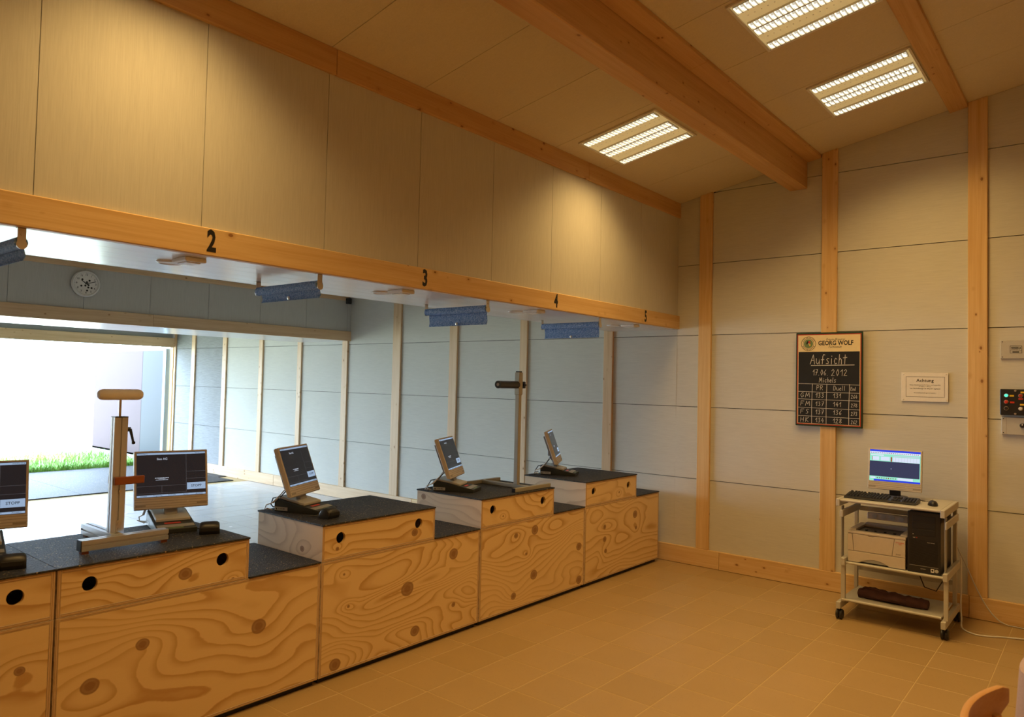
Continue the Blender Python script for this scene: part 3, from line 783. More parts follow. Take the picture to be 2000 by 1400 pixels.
def terminal(loc, yaw, swivel, tilt, lane, label):
    r = thing('score_terminal', loc, label, 'terminal', 'target display terminals on the benches', yaw)
    hw = .0925
    con = MB().prism([(-.150, 0.0), (.150, 0.0), (.150, .070), (.135, .072), (-.150, .022)], 0, -hw, hw).build('console', 'anthr', r, .002)
    sz = lambda y: .022 + (.05/.285)*(y+.15)
    mb = MB()
    def slab(mb, x0, x1, y0, y1, t): mb.hexa([(x0, y0, sz(y0)), (x1, y0, sz(y0)), (x1, y1, sz(y1)), (x0, y1, sz(y1)), (x0, y0, sz(y0)+t), (x1, y0, sz(y0)+t), (x1, y1, sz(y1)+t), (x0, y1, sz(y1)+t)])
    slab(mb, -.080, .080, -.048, .128, .016); mb.build('stand_plate', 'grey_l', r, .003)
    mb = MB(); slab(mb, -.045, .030, -.078, -.062, .0012); mb.build('label_strip', 'red', con)
    mb = MB(); slab(mb, -.045, .030, -.142, -.132, .0012); mb.build('label_strip', 'green', con)
    mb = MB(); slab(mb, -.085, .085, -.126, -.092, .001); mb.build('key_panel', 'grey_pl', con)
    mb = MB().box(-hw-.0012, -hw, .058, .146, .006, .026)
    mb.build('plaque', 'grey_l', con)
    mb = MB(); ux, uy = (0, -1, 0), (0, 0, 1)
    mb.add([(-hw-.0016, .140, .010), (-hw-.0016, .126, .010), (-hw-.0016, .133, .022)], [(0, 1, 2)])
    addtext(mb, lane + '  CH-001', .011, (-hw-.0016, .120, .016), ux, uy, 'LEFT', .02)
    mb.build('plaque_print', 'ink', con)
    # neck and hub
    mb = MB()
    mb.hexa([(-.032, .012, .064), (.032, .012, .064), (.032, .046, .070), (-.032, .046, .070), (-.032, .052, .165), (.032, .052, .165), (.032, .086, .175), (-.032, .086, .175)])
    mb.box(-.04, .04, .062, .100, .155, .215)
    mb.build('neck', 'grey_pl', r, .004)
    xf = xf_mon(-.006, .098, tilt, swivel)
    hs = mon_body(r, xf); lane_screen(hs, xf, lane)
    # cables
    mb = MB(); mb.tube([(-.07, .075, .13), (-.085, .11, .085), (-.08, .17, .07), (-.06, .20, .03), (-.02, .215, .006), (.06, .20, .005)], .0035); mb.build('cable', 'blk', r, 0, True)
    mb = MB(); mb.tube([(-.075, .07, .15), (-.10, .10, .10), (-.105, .15, .05), (-.12, .185, .035), (-.115, .20, .01), (-.08, .19, .005), (-.10, .16, .006), (-.13, .175, .02)], .0032); mb.build('cable', 'white_c', r, 0, True)
    mb = MB().cyl((-.103, .115, .083), (-.106, .150, .05), .006, .006, 10); mb.build('cable_ferrite', 'white_c', r, 0, True)
    mb = MB().box(-.085, -.06, .056, .07, .135, .165); mb.build('plug', 'blue_c', r)
    return r
R_ = math.radians
terminal((5.094, 3.640, .8312), R_(24.3), R_(5), R_(20), '5', 'beige flat monitor terminal seen edge on in lane 5, nearest the side wall')
terminal((3.776, 3.588, .8312), R_(25), R_(2), R_(21), '4', 'beige flat monitor terminal in lane 4 beside the tall thin stand')
terminal((2.537, 3.622, .8312), R_(19), R_(9), R_(20), '3', 'beige flat monitor terminal on the riser with the pale grey side')
terminal((1.772, 3.668, .8312), R_(-15), R_(0), R_(13), '2', 'beige flat monitor terminal showing STOPP beside the aluminium rest')
terminal((.955, 3.660, .8312), R_(-12), R_(0), R_(12), '1', 'beige flat monitor terminal left of the rest with white roll')

def control_unit(loc, yaw, label):
    r = thing('control_unit', loc, label, 'controller', 'black rounded control units on the riser mats', yaw)
    prof = [(-.036, 0.0), (-.042, .012), (-.040, .034), (-.028, .050), (-.005, .058), (.020, .052), (.036, .030), (.040, .0)]
    mb = MB(); st = [(-.046, .72), (-.043, .88), (-.036, .97), (-.02, 1), (.02, 1), (.036, .97), (.043, .88), (.046, .72)]
    n_ = len(prof); mb.add([(x, y*(.5+.5*k), z*k) for x, k in st for y, z in prof], [tuple(range(n_)), tuple(range(7*n_, 8*n_))] + [(i*n_+j, i*n_+(j+1) % n_, (i+1)*n_+(j+1) % n_, (i+1)*n_+j) for i in range(7) for j in range(n_)])
    mb.build('body', 'blk', r, 0, True)
    MB().prism([(-.0395, .014), (-.0435, .014), (-.0425, .033), (-.0385, .033)], 0, -.038, .038).build('front_strip', 'blk_m', r, .001)
    MB().tube([(0.0, .036, .012), (.005, .06, .006), (-.02, .09, .004), (-.06, .11, .004)], .0025).build('cable', 'blk', r, 0, True)
    return r
control_unit((1.843, 3.420, .8312), R_(-28), 'black rounded control unit at the corner beside the STOPP monitor')
control_unit((2.500, 3.350, .8312), R_(12), 'black rounded control unit in front of the lane 3 monitor')
control_unit((.985, 3.330, .8312), R_(-15), 'black rounded control unit left of the aluminium rest')

# ================================================================== RESTS
def profile(mb, p0, p1, w, h):   # T-slot aluminium bar between two points (axis aligned)
    p0, p1 = Vector(p0), Vector(p1); ax = max(range(3), key=lambda i: abs((p1-p0)[i]))
    a, b = p0[ax], p1[ax]; u, v = (ax+1) % 3, (ax+2) % 3; cu_, cv = p0[u], p0[v]
    s_ = .008; W, H = w/2, h/2; d = .006
    poly = [(-W, -H), (-s_/2, -H), (-s_/2, -H+d), (s_/2, -H+d), (s_/2, -H), (W, -H), (W, -s_/2), (W-d, -s_/2), (W-d, s_/2), (W, s_/2), (W, H),
            (s_/2, H), (s_/2, H-d), (-s_/2, H-d), (-s_/2, H), (-W, H), (-W, s_/2), (-W+d, s_/2), (-W+d, -s_/2), (-W, -s_/2)]
    mb.prism([(cu_+x, cv+y) for x, y in poly], ax, a, b)
o = (1.42, 3.50, .8312)
r = thing('bench_rest', o, 'aluminium profile rest with a white padded roll on the lane 2 riser', 'stand')
mb = MB(o); profile(mb, (1.245, 3.382, .868), (1.612, 3.382, .868), .046, .046); mb.build('crossbar', 'alu', r)
mb = MB(o); profile(mb, (1.405, 3.406, .868), (1.405, 3.745, .868), .046, .046); mb.build('rear_bar', 'alu', r)
for b_ in ((1.241, 1.245, 3.359, 3.405), (1.612, 1.616, 3.359, 3.405), (1.382, 1.428, 3.745, 3.749)): MB(o).box(*b_, .845, .891).build('end_cap', 'blk', r)
mb = MB(o); profile(mb, (1.419, 3.462, .845), (1.419, 3.462, 1.405), .058, .040); col = mb.build('column', 'alu', r)
mb = MB(o).box(1.391, 1.448, 3.440, 3.484, 1.405, 1.4095); mb.build('column_cap', 'blk', col)
mb = MB(o).cyl((1.419, 3.462, 1.405), (1.419, 3.462, 1.486), .0055); mb.build('rod', 'steel', r, 0, True)
mb = MB(o).lathe([(.001, -.097), (.016, -.094), (.022, -.086), (.0245, -.075), (.0245, .075), (.022, .086), (.016, .094), (.001, .097)], (1.419, 3.462, 1.508), 0, 24); mb.build('padded_roll', 'pad', r, 0, True)
mb = MB(o); mb.cyl((1.448, 3.462, 1.350), (1.466, 3.455, 1.350), .010, .010, 12); mb.cyl((1.462, 3.452, 1.352), (1.476, 3.448, 1.292), .007, .005, 10); mb.lathe([(.002, -.008), (.008, -.004), (.008, .004), (.002, .008)], (1.4765, 3.4475, 1.289), 2, 12); mb.build('clamp_lever', 'blk', r, 0, True)
mb = MB(o); mb.box(1.394, 1.524, 3.424, 3.441, 1.104, 1.139); mb.box(1.394, 1.408, 3.441, 3.50, 1.104, 1.139); mb.build('wooden_clamp', 'orange', r, .003)
for x, y in ((1.262, 3.382), (1.596, 3.382), (1.405, 3.730)): MB(o).box(x-.014, x+.014, y-.016, y+.014, .8315, .845).build('foot_pad', 'orange', r)
cb_ = MB(o).box(1.413, 1.436, 3.4395, 3.442, .893, .945).build('corner_bracket', 'steel', r)
for z in (.905, .93, 1.075): MB(o).cyl((1.424, 3.4392, z), (1.424, 3.436, z), .007, .007, 10).build('bolt', 'steel', cb_)

o = (4.18, 3.45, .8312); Z0 = .8315
r = thing('bench_rest', o, 'tall thin metal stand with a black horizontal tube on the lane 4 riser', 'stand')
MB(o).box(3.985, 4.405, 3.225, 3.255, Z0, Z0+.028).build('crossbar', 'olive', r, .002)
MB(o).box(3.982, 3.985, 3.225, 3.255, Z0, Z0+.028).build('end_cap', 'blk', r)
MB(o).box(4.00, 4.385, 3.700, 3.728, Z0, Z0+.026).build('crossbar', 'olive', r, .002)
MB(o).box(4.165, 4.195, 3.2555, 3.6995, Z0, Z0+.026).build('base_bar', 'olive', r, .002)
MB(o).box(4.160, 4.192, 3.352, 3.388, Z0+.026, 1.52).build('column', 'olive', r, .002)
MB(o).box(4.155, 4.197, 3.347, 3.393, 1.515, 1.680).build('column_sleeve', 'olive', r, .003)
MB(o).box(4.160, 4.192, 3.352, 3.388, 1.680, 1.690).build('column_cap', 'blk', r, .002)
mb = MB(o); mb.cyl((3.905, 3.340, 1.588), (4.158, 3.370, 1.588), .027, .027, 20); arm = mb.build('arm_tube', 'blk', r, 0, True)
mb = MB(o); mb.cyl((3.9035, 3.3398, 1.588), (3.905, 3.340, 1.588), .011, .011, 14); mb.build('tube_bore', 'grey_pl', arm)
mb = MB(o); mb.cyl((4.197, 3.37, 1.588), (4.215, 3.37, 1.588), .008, .008, 10)
for k in range(6):
    a = 2*PI*k/6; mb.cyl((4.213, 3.37+.018*math.cos(a), 1.588+.018*math.sin(a)), (4.235, 3.37+.018*math.cos(a), 1.588+.018*math.sin(a)), .010, .010, 10)
mb.cyl((4.213, 3.37, 1.588), (4.235, 3.37, 1.588), .019, .019, 12); mb.build('star_knob', 'blk', r, 0, True)

# ================================================================== SOFFIT FITTINGS
for (xr, fl, lb) in ((.900, .040, 'blue fabric roller screen under the soffit, left of the wall clock'), (2.212, .040, 'blue fabric roller screen with a short flap, beside the number 3 on the beam'),
                     (3.505, .078, 'blue fabric roller screen with a long flap, between numbers 3 and 4'), (4.845, .078, 'blue fabric roller screen with a long flap, next to the number 5')):
    o = (xr, 3.39, 2.133)
    r = thing('roller_screen', o, lb, 'roller blind', 'blue roller screens hanging between the lanes')
    for y in (3.100, 3.668):
        mb = MB(o); mb.box(xr-.014, xr+.014, y-.0015, y+.0015, 2.058, 2.1325); mb.box(xr-.014, xr+.014, y-.0015, y+.022, 2.1305, 2.1325); mb.build('bracket', 'steel', r)
        mb = MB(o); d = -1 if y < 3.3 else 1; mb.cyl((xr, y+d*.0015, 2.070), (xr, y+d*.006, 2.070), .018, .018, 16); mb.cyl((xr, y+d*.0015, 2.108), (xr, y+d*.005, 2.108), .005, .005, 8); mb.build('bracket_disc', 'steel', r, 0, True)
    MB(o).cyl((xr, 3.1035, 2.078), (xr, 3.6645, 2.078), .023, .023, 24).build('roll', 'blue', r, 0, True)
    zb = 2.055 - fl; mb = MB(o); pr_ = []
    for k in range(7):
        t_ = k/6; pr_.append((xr + .0265 - .012*math.sin(t_*PI*.5) - .006*math.sin(t_*PI*2), 2.078 + (zb-2.078)*t_))
    poly = [(z, x) for x, z in pr_] + [(z, x-.003) for x, z in reversed(pr_)]
    mb.prism(poly, 1, 3.118, 3.652); flp = mb.build('hanging_flap', 'blue', r, 0, True)
    mb = MB(o).lathe([(.002, -.006), (.010, -.004), (.010, .002), (.003, .004)], (xr+.006, 3.38, zb+.012), 0, 14); mb.build('pull_button', 'steel', flp, 0, True)
NEAR = ['under the black number 2, nearest the clock', 'beside the short blue roller flap', 'between the two long blue roller flaps', 'under the black number 5, nearest the side wall']
for i, x in enumerate((1.592, 2.876, 4.165, 5.540)):
    o = (x, 3.405, 2.133); lab = str(i+2)
    r = thing('downlight', o, 'round flat soffit downlight ' + NEAR[i], 'downlight', 'round downlights in the white soffit')
    MB(o).lathe([(.060, .0), (.060, -.004), (.050, -.009), (.045, -.006)], o, 2, 28).build('ring', 'white', r, 0, True)
    MB(o).lathe([(.044, -.001), (.044, -.005)], o, 2, 24).build('diffuser', 'grey_l', r)
    o = (x+.008, 3.238, 2.133)
    r = thing('sensor_box', o, 'small white rectangular soffit sensor box ' + NEAR[i], 'sensor', 'white sensor boxes in the soffit')
    MB(o).box(x-.042, x+.058, 3.172, 3.304, 2.113, 2.133).build('housing', 'white', r, .004)
    MB(o).box(x-.025, x+.041, 3.195, 3.281, 2.109, 2.113).build('cover', 'white', r, .002)
ct = MB((6.10, 7.87, 2.61)).box(6.06, 6.135, 7.862, 7.904, 2.612, 2.690).build('speaker_box', 'blk', None, .006); ct.location = (6.10, 7.87, 2.61)
tag(ct, 'small black box at the top corner of the clock baffle', 'box')

# ---- clock
o = (2.860, 7.903, 2.495)
r = thing('wall_clock', o, 'round white wall clock with black dots on the grey baffle', 'clock')
MB(o).lathe([(.131, 0.0), (.131, -.022), (.124, -.034), (.114, -.034), (.112, -.020)], o, 1, 48).build('rim', 'white', r, 0, True)
MB(o).lathe([(.113, -.018), (.113, -.0225)], o, 1, 40).build('face', 'paper', r)
mb = MB(o); fy = 7.903-.0240
for k in range(12):
    a = PI/2 - 2*PI*(k+1)/12
    addtext(mb, str(k+1), .027, (2.860+.088*math.cos(a), fy, 2.495+.088*math.sin(a)), (1, 0, 0), (0, 0, 1), 'CENTER', .01)
for k in range(60):
    a = 2*PI*k/60; c, s_ = math.cos(a), math.sin(a); l = .008 if k % 5 == 0 else .004
    ribbon(mb, [Vector((2.86+.111*c, fy, 2.495+.111*s_)), Vector((2.86+(.111-l)*c, fy, 2.495+(.111-l)*s_))], Vector((1, 0, 0)), Vector((0, 0, 1)), .0022)
for dx, dz in ((-23, 25), (18, 21), (3, 10), (13, -7), (-5, -12), (-28, -15), (12, -22), (31, -24), (6, -42)):
    mb.cyl((2.86+dx*.0016, fy+.0006, 2.495+dz*.0016), (2.86+dx*.0016, fy-.0004, 2.495+dz*.0016), .0095, .0095, 14)
mb.build('dial_print', 'ink', r)
mb = MB(o)
for a, l, w in ((PI/2 - 2*PI*(10+10/60)/12, .055, .008), (PI/2 - 2*PI*12/60, .090, .006)):
    ribbon(mb, [Vector((2.86-.012*math.cos(a), fy-.003, 2.495-.012*math.sin(a))), Vector((2.86+l*math.cos(a), fy-.003, 2.495+l*math.sin(a)))], Vector((1, 0, 0)), Vector((0, 0, 1)), w)
mb.build('hand', 'ink', r)

# ================================================================== THINGS ON THE SIDE WALL
UX, UY = Vector((0, -1, 0)), Vector((0, 0, 1))
bx = 6.126; by0, by1, bz0, bz1 = 2.002, 1.490, 1.306, 2.066
o = (bx, (by0+by1)/2, bz0)
r = thing('chalkboard', o, 'black chalkboard with cream GEORG WOLF header and chalk score table', 'chalkboard')
W_, H_ = by0-by1, bz1-bz0
P = lambda u, v, d=0.0: Vector((bx-d, by0 - W_*u, bz1 - H_*v))
MB(o).box(bx, bx+.016, by1, by0, bz0, bz1).build('frame', 'b_green', r, .003)
def brect(name, m, u0, u1, v0, v1, d):
    mb = MB(o); mb.box(bx-d, bx, by0-W_*u1, by0-W_*u0, bz1-H_*v1, bz1-H_*v0); return mb.build(name, m, r)
brect('frame_line', 'b_red', .020, .980, .016, .984, .0012); brect('inner_line', 'cream', .034, .966, .026, .974, .0016)
brect('writing_surface', 'slate', .042, .958, .205, .970, .0022); brect('header', 'cream', .042, .958, .032, .205, .0022)
mb = MB(o); addtext(mb, 'GEORG WOLF', .050, P(.605, .115, .0026), UX, UY, 'CENTER', .028, .82)
addtext(mb, 'Private-Brauerei', .024, P(.605, .075, .0026), UX, UY, 'CENTER', 0, .9, .3); addtext(mb, 'Fuchsstadt', .026, P(.600, .155, .0026), UX, UY, 'CENTER', 0, .9, .3)
mb.build('header_print', 'ink', r)
mb = MB(o); ec = P(.195, .118); ex = bx-.0026
def disc(mb, r0, d): mb.cyl((bx-.002, ec.y, ec.z), (bx-.0024-d, ec.y, ec.z), r0, r0, 36)
mb.m = 0; disc(mb, .0585, .0); mb.m = 1; disc(mb, .0555, .0003); mb.m = 0; disc(mb, .042, .0006); mb.m = 1; disc(mb, .040, .0009)
mb.m = 2; disc(mb, .036, .0011)
def blob(m, pts):
    mb.m = m; mb.add([(bx-.0042, ec.y-a*.001, ec.z+b*.001) for a, b in pts], [tuple(range(len(pts)))])
blob(0, [(-18, -4), (-14, 14), (-6, 24), (2, 18), (0, 6), (-6, 0), (-10, -6)]); blob(4, [(-2, 16), (6, 25), (14, 20), (16, 6), (8, 2), (0, 6)])
blob(1, [(-2, 2), (6, 6), (8, -2), (2, -8)]); blob(3, [(6, -4), (16, -2), (18, -18), (6, -20)])
mb.m = 0
for k in range(26):
    a = 2*PI*k/26; c, s_ = math.cos(a), math.sin(a)
    if abs(c) > .93: continue
    ribbon(mb, [Vector((bx-.0044, ec.y-.045*c, ec.z+.045*s_)), Vector((bx-.0044, ec.y-.052*c, ec.z+.052*s_))], UX, UY, .004)
mb.build('emblem', ['ink', 'cream', 'green', 'yellow', 'red'], r)
mb = MB(o); D = .0028
def wr_(s_, u, v, h, w=.0032, sx=1.0, gap=.22): strokes(mb, s_, P(u, v, D), UX, UY, h*H_, w, sx, gap)
wr_('Aufsicht', .225, .335, .100, .0046, .60, .26)
ribbon(mb, [P(.24, .352, D), P(.88, .345, D)], UX, UY, .005)
wr_('17.06.', .265, .455, .060, .0034, .66, .26); wr_('2012', .545, .458, .066, .0036, .78, .3)
wr_('Michels', .365, .530, .050, .0034, .66, .26)
for v in (.547, .632, .712, .803, .892): ribbon(mb, [P(.045, v, D), P(.5, v+.004, D), P(.955, v+.006, D)], UX, UY, .0032)
for u in (.262, .482, .815): ribbon(mb, [P(u, .547, D), P(u-.01, .8, D), P(u-.008, .968, D)], UX, UY, .004)
wr_('PR', .320, .612, .048, .0032, .95); wr_('Duell', .575, .612, .046, .0032, .78); wr_('End', .830, .612, .036, .003, .62)
for v, a, b, c, d in ((.692, 'GM', '133', '131', '264'), (.782, 'FM', '137', '141', '278'), (.868, 'FS', '137', '136', '273'), (.955, 'HK', '134', '128', '262')):
    wr_(a, .075, v, .048, .0034, 1.05, .4); wr_(b, .310, v, .046, .0034, .86, .3); wr_(c, .575, v, .046, .0034, .86, .3); wr_(d, .836, v+.002, .038, .003, .72, .2)
mb.build('chalk_writing', 'chalk', r)

o = (WX-.010, 1.068, 1.531)
r = thing('notice_sign', o, 'white screwed notice plate reading Achtung on the felt wall', 'sign')
sx_ = WX-.014
MB(o).box(sx_, sx_+.006, .914, 1.224, 1.532, 1.748).build('plate', 'paper', r, .001)
mb = MB(o); q = lambda y, z: Vector((sx_-.0006, y, z))
for a, b in (((1.192, 1.716), (.938, 1.716)), ((.938, 1.716), (.938, 1.566)), ((.938, 1.566), (1.192, 1.566)), ((1.192, 1.566), (1.192, 1.716))): ribbon(mb, [q(*a), q(*b)], UX, UY, .0022)
addtext(mb, 'Achtung', .034, q(1.065, 1.688), UX, UY, 'CENTER', .012)
for s_, z, h, b_ in (('Dieser Schießstand ist für Kurz- und Langwaffen', 1.655, .0125, 0), ('im Kaliber 11,48 mm', 1.643, .0115, 0), ('max. Geschoßenergie  bis 200 Joule  zugelassen', 1.628, .0125, .01), ('Die Schießstandordnung ist zu beachten !', 1.596, .0105, 0)):
    addtext(mb, s_, h, q(1.065, z), UX, UY, 'CENTER', b_, .84)
mb.build('print', 'ink', r)
for y in (1.209, .929):
    for z in (1.545, 1.735): MB(o).lathe([(.005, 0), (.004, -.003), (.001, -.004)], (sx_, y, z), 0, 10).build('screw_cap', 'white', r, 0, True)

def cover(y0, y1, z0, z1, d, name, label, m, bev=.003):
    o = (WX, (y0+y1)/2, z0); r = thing(name, o, label, 'control box')
    MB(o).box(WX-d, WX, y1, y0, z0, z1).build('housing', m, r, bev)
    mb = MB(o)
    for y in (y0-.012, y1+.012):
        for z in (z0+.012, z1-.012): MB(o).cyl((WX-d, y, z), (WX-d-.0015, y, z), .0035, .0035, 8).build('screw', 'ink', r)
    return r, o
r, o = cover(.595, .405, 1.850, 1.981, .016, 'blank_cover_box', 'grey flat wall cover plate with small printed rating label', 'grey_l')
mb = MB(o); q = lambda y, z: Vector((WX-.0168, y, z))
for a, b in (((.538, 1.939), (.470, 1.939)), ((.470, 1.939), (.470, 1.889)), ((.470, 1.889), (.538, 1.889)), ((.538, 1.889), (.538, 1.939)), ((.538, 1.905), (.470, 1.905))): ribbon(mb, [q(*a), q(*b)], UX, UY, .0022)
for k in range(2):
    for j in range(5): ribbon(mb, [q(.530-j*.0085, 1.918+k*.010), q(.524-j*.0085, 1.920+k*.010)], UX, UY, .005)
ribbon(mb, [q(.483, 1.915), q(.480, 1.930), q(.477, 1.921)], UX, UY, .003)
for j in range(6): ribbon(mb, [q(.522-j*.006, 1.897), q(.518-j*.006, 1.897)], UX, UY, .006)
mb.build('print', 'ink', r)
r, o = cover(.594, .416, 1.455, 1.636, .055, 'switch_panel', 'black control panel with green lit lamp and red buttons', 'blk', .005)
fx = WX-.055
def knob(y, z, m, rr=.011, d=.012):
    mb = MB(o); mb.lathe([(rr+.003, 0), (rr+.003, -.004)], (fx, y, z), 0, 16); mb.build('bezel_ring', 'steel', r, 0, True)
    mb = MB(o); mb.lathe([(rr, -.004), (rr, -d), (rr*.7, -d-.003)], (fx, y, z), 0, 16); mb.build('button', m, r, 0, True)
for y, z, m in ((.557, 1.592, 'led_g'), (.557, 1.547, 'red'), (.557, 1.502, 'blk_m'), (.474, 1.592, 'b_red'), (.474, 1.502, 'white')): knob(y, z, m)
for y, z, m in ((.525, 1.590, 'yellow'), (.523, 1.545, 'red'), (.462, 1.615, 'yellow'), (.474, 1.570, 'red'), (.465, 1.530, 'yellow')):
    MB(o).box(fx-.001, fx, y-.013, y+.013, z-.006, z+.006).build('label', m, r)
for z in (1.466, 1.626): MB(o).lathe([(.007, 0), (.007, -.003)], (fx, .505, z), 0, 12).build('bolt', 'steel', r)
r, o = cover(.588, .345, 1.319, 1.441, .030, 'dimmer_box', 'grey control box with a single rotary knob under the black panel', 'grey_l')
MB(o).box(WX-.0305, WX-.03, .5580, .5600, 1.322, 1.438).build('groove', 'beige_d', r)
MB(o).lathe([(.016, 0), (.016, -.012), (.012, -.020)], (WX-.030, .466, 1.386), 0, 18).build('knob', 'blk', r, 0, True)
MB(o).box(WX-.052, WX-.0505, .4635, .4685, 1.386, 1.399).build('knob_mark', 'white', r)

# ================================================================== COMPUTER TROLLEY
o = (5.715, 1.15, 0.0)
r = thing('computer_trolley', o, 'beige metal computer trolley on black castors by the felt wall', 'trolley')
def part(name, m, bev=.002, *boxes):
    mb = MB(o)
    for b in boxes: mb.box(*b)
    return mb.build(name, m, r, bev)
XF, XB = 5.432, 6.005
for (ya, yb) in ((1.457, 1.486), (.818, .847)): part('foot_rail', 'grey_l', .003, (XF, XB, ya, yb, .076, .125))
for (ya, yb) in ((1.430, 1.457), (.809, .836)): part('shelf_rail', 'grey_l', .003, (XF, XB-.05, ya, yb, .382, .433))
for (ya, yb) in ((1.466, 1.490), (.824, .850)): part('top_rail', 'grey_l', .003, (XF, XB-.02, ya, yb, .788, .840))
for (ya, yb) in ((1.444, 1.4655), (.8135, .8235)): part('brace_rail', 'grey_l', .003, (XF+.005, XB-.10, ya, yb+.0, .715, .763))
part('brace_rail', 'grey_l', .003, (XF+.002, XB-.10, .812, .8235, .714, .764))
for ya, yb in ((1.458, 1.4655), (.8245, .832)): part('upright', 'grey_pl', .002, (5.470, 5.520, ya, yb, .433, .788))
for ya, yb in ((1.4575, 1.4845), (.822, .8475)): part('upright', 'grey_l', .002, (5.465, 5.492, ya-.021 if ya > 1 else ya-.012, yb-.021 if ya > 1 else yb-.012, .125, .382))
for ya, yb in ((1.466, 1.490), (.826, .850)): part('upright', 'grey_l', .002, (5.915, 5.945, ya, yb, .125, .788))
for z0, z1, y0, y1, xa, nm in ((.132, .144, .848, 1.4565, 5.470, 'shelf'), (.392, .404, .837, 1.4295, 5.465, 'shelf'), (.8225, .838, .851, 1.4655, 5.445, 'shelf')):
    mb = MB(o); mb.box(xa, 5.905 if nm == 'shelf' and z0 < .8 else 5.99, y0, y1, z0, z1); sh = mb.build('shelf', 'grey_l', r, .002)
    mb = MB(o); mb.cyl((xa, y0, (z0+z1)/2), (xa, y1, (z0+z1)/2), .009, .009, 12); mb.build('front_bar', 'grey_l', sh, 0, True)
part('cross_bar', 'grey_l', .002, (5.948, 5.962, .851, 1.465, .700, .735)); part('cross_bar', 'grey_l', .002, (5.948, 5.962, .851, 1.465, .255, .290))
for cx, cy in ((5.470, 1.470), (5.490, .832), (5.965, 1.470), (5.985, .832)):
    mb = MB(o); mb.cyl((cx-.006, cy, .034), (cx-.006, cy-.0, .0345), .001, .001, 6)
    mb = MB(o)
    for s_ in (-1, 1): mb.lathe([(.012, -.009), (.030, -.009), (.034, -.004), (.034, .005), (.030, .009), (.012, .009)], (cx, cy+s_*.012, .0345), 1, 24)
    cs = mb.build('castor', 'blk', r, 0, True)
    mb = MB(o); mb.cyl((cx, cy, .030), (cx, cy, .0755), .007, .007, 10); mb.box(cx-.020, cx+.020, cy-.002, cy+.002, .040, .066); mb.build('castor_fork', 'blk', cs)

# ---- printer
o = (5.66, 1.252, .404)
r = thing('laser_printer', o, 'off white desktop laser printer on the middle shelf of the trolley', 'printer')
PX = 5.492; y0, y1 = 1.060, 1.4285; Z0 = .4045
body = MB(o); body.prism([(y0+.004, Z0+.012), (y1-.004, Z0+.012), (y1-.002, Z0+.205), (y0+.002, Z0+.205)], 0, PX+.010, PX+.36); body.build('body', 'beige', r, .006, False, 2)
mb = MB(o); n = 20; top = [(y1-.003, Z0+.078), (y0+.003, Z0+.078)]
bot = [(y0+.003, Z0+.003)]
for k in range(n+1):
    t_ = k/n; y = y0+.10 + (.19)*t_; bot.append((y, Z0+.003 + .030*math.sin(PI*t_)**.8))
bot += [(y1-.003, Z0+.003)]
mb.prism(top + bot, 0, PX-.004, PX+.012); mb.build('paper_drawer', 'beige', r, .002)
MB(o).box(PX-.001, PX+.012, y0+.006, y1-.006, Z0+.010, Z0+.07).build('drawer_recess', 'grey_pl', r)
MB(o).prism([(y0+.085, Z0+.0815), (y1-.044, Z0+.0815), (y1-.034, Z0+.196), (y1-.130, Z0+.196), (y1-.140, Z0+.188), (y1-.165, Z0+.188), (y1-.175, Z0+.196), (y0+.070, Z0+.196)], 0, PX-.004, PX+.012).build('front_door', 'beige', r, .0015)
MB(o).prism([(y0+.003, Z0+.0815), (y0+.0825, Z0+.0815), (y0+.0675, Z0+.196), (y0+.003, Z0+.196)], 0, PX-.004, PX+.012).build('side_cover', 'beige', r, .0015)
MB(o).prism([(y1-.0415, Z0+.0815), (y1-.003, Z0+.0815), (y1-.003, Z0+.196), (y1-.0315, Z0+.196)], 0, PX-.004, PX+.012).build('side_cover', 'beige', r, .0015)
mb = MB(o)   # top tray: raised rim, sloping recess
mb.box(PX-.004, PX+.050, y0, y1, Z0+.198, Z0+.216); mb.box(PX+.05, PX+.35, y0, y0+.045, Z0+.2055, Z0+.226); mb.box(PX+.05, PX+.35, y1-.045, y1, Z0+.2055, Z0+.226); mb.box(PX+.29, PX+.355, y0+.045, y1-.045, Z0+.2055, Z0+.235)
mb.build('top_cover', 'beige', r, .006, False, 2)
MB(o).hexa([(PX+.05, y0+.046, Z0+.206), (PX+.289, y0+.046, Z0+.206), (PX+.289, y1-.046, Z0+.206), (PX+.05, y1-.046, Z0+.206), (PX+.05, y0+.046, Z0+.212), (PX+.289, y0+.046, Z0+.207), (PX+.289, y1-.046, Z0+.207), (PX+.05, y1-.046, Z0+.212)]).build('output_slot', 'blk', r)
for k in range(4): MB(o).box(PX+.10, PX+.125, y0+.085+k*.06, y0+.097+k*.06, Z0+.209, Z0+.219).build('roller_tab', 'blk', r)
mb = MB(o); addtext(mb, 'KYOCERA', .011, (PX-.0046, y0+.036, Z0+.176), UX, UY, 'CENTER', .02); addtext(mb, 'mita', .010, (PX-.0046, y0+.034, Z0+.166), UX, UY, 'CENTER', .02); mb.build('logo', 'red', r)
mb = MB(o); addtext(mb, 'Ecosys', .011, (PX-.0046, y0+.045, Z0+.098), UX, UY, 'CENTER', .01, 1, .2); mb.build('model_print', 'ink', r)

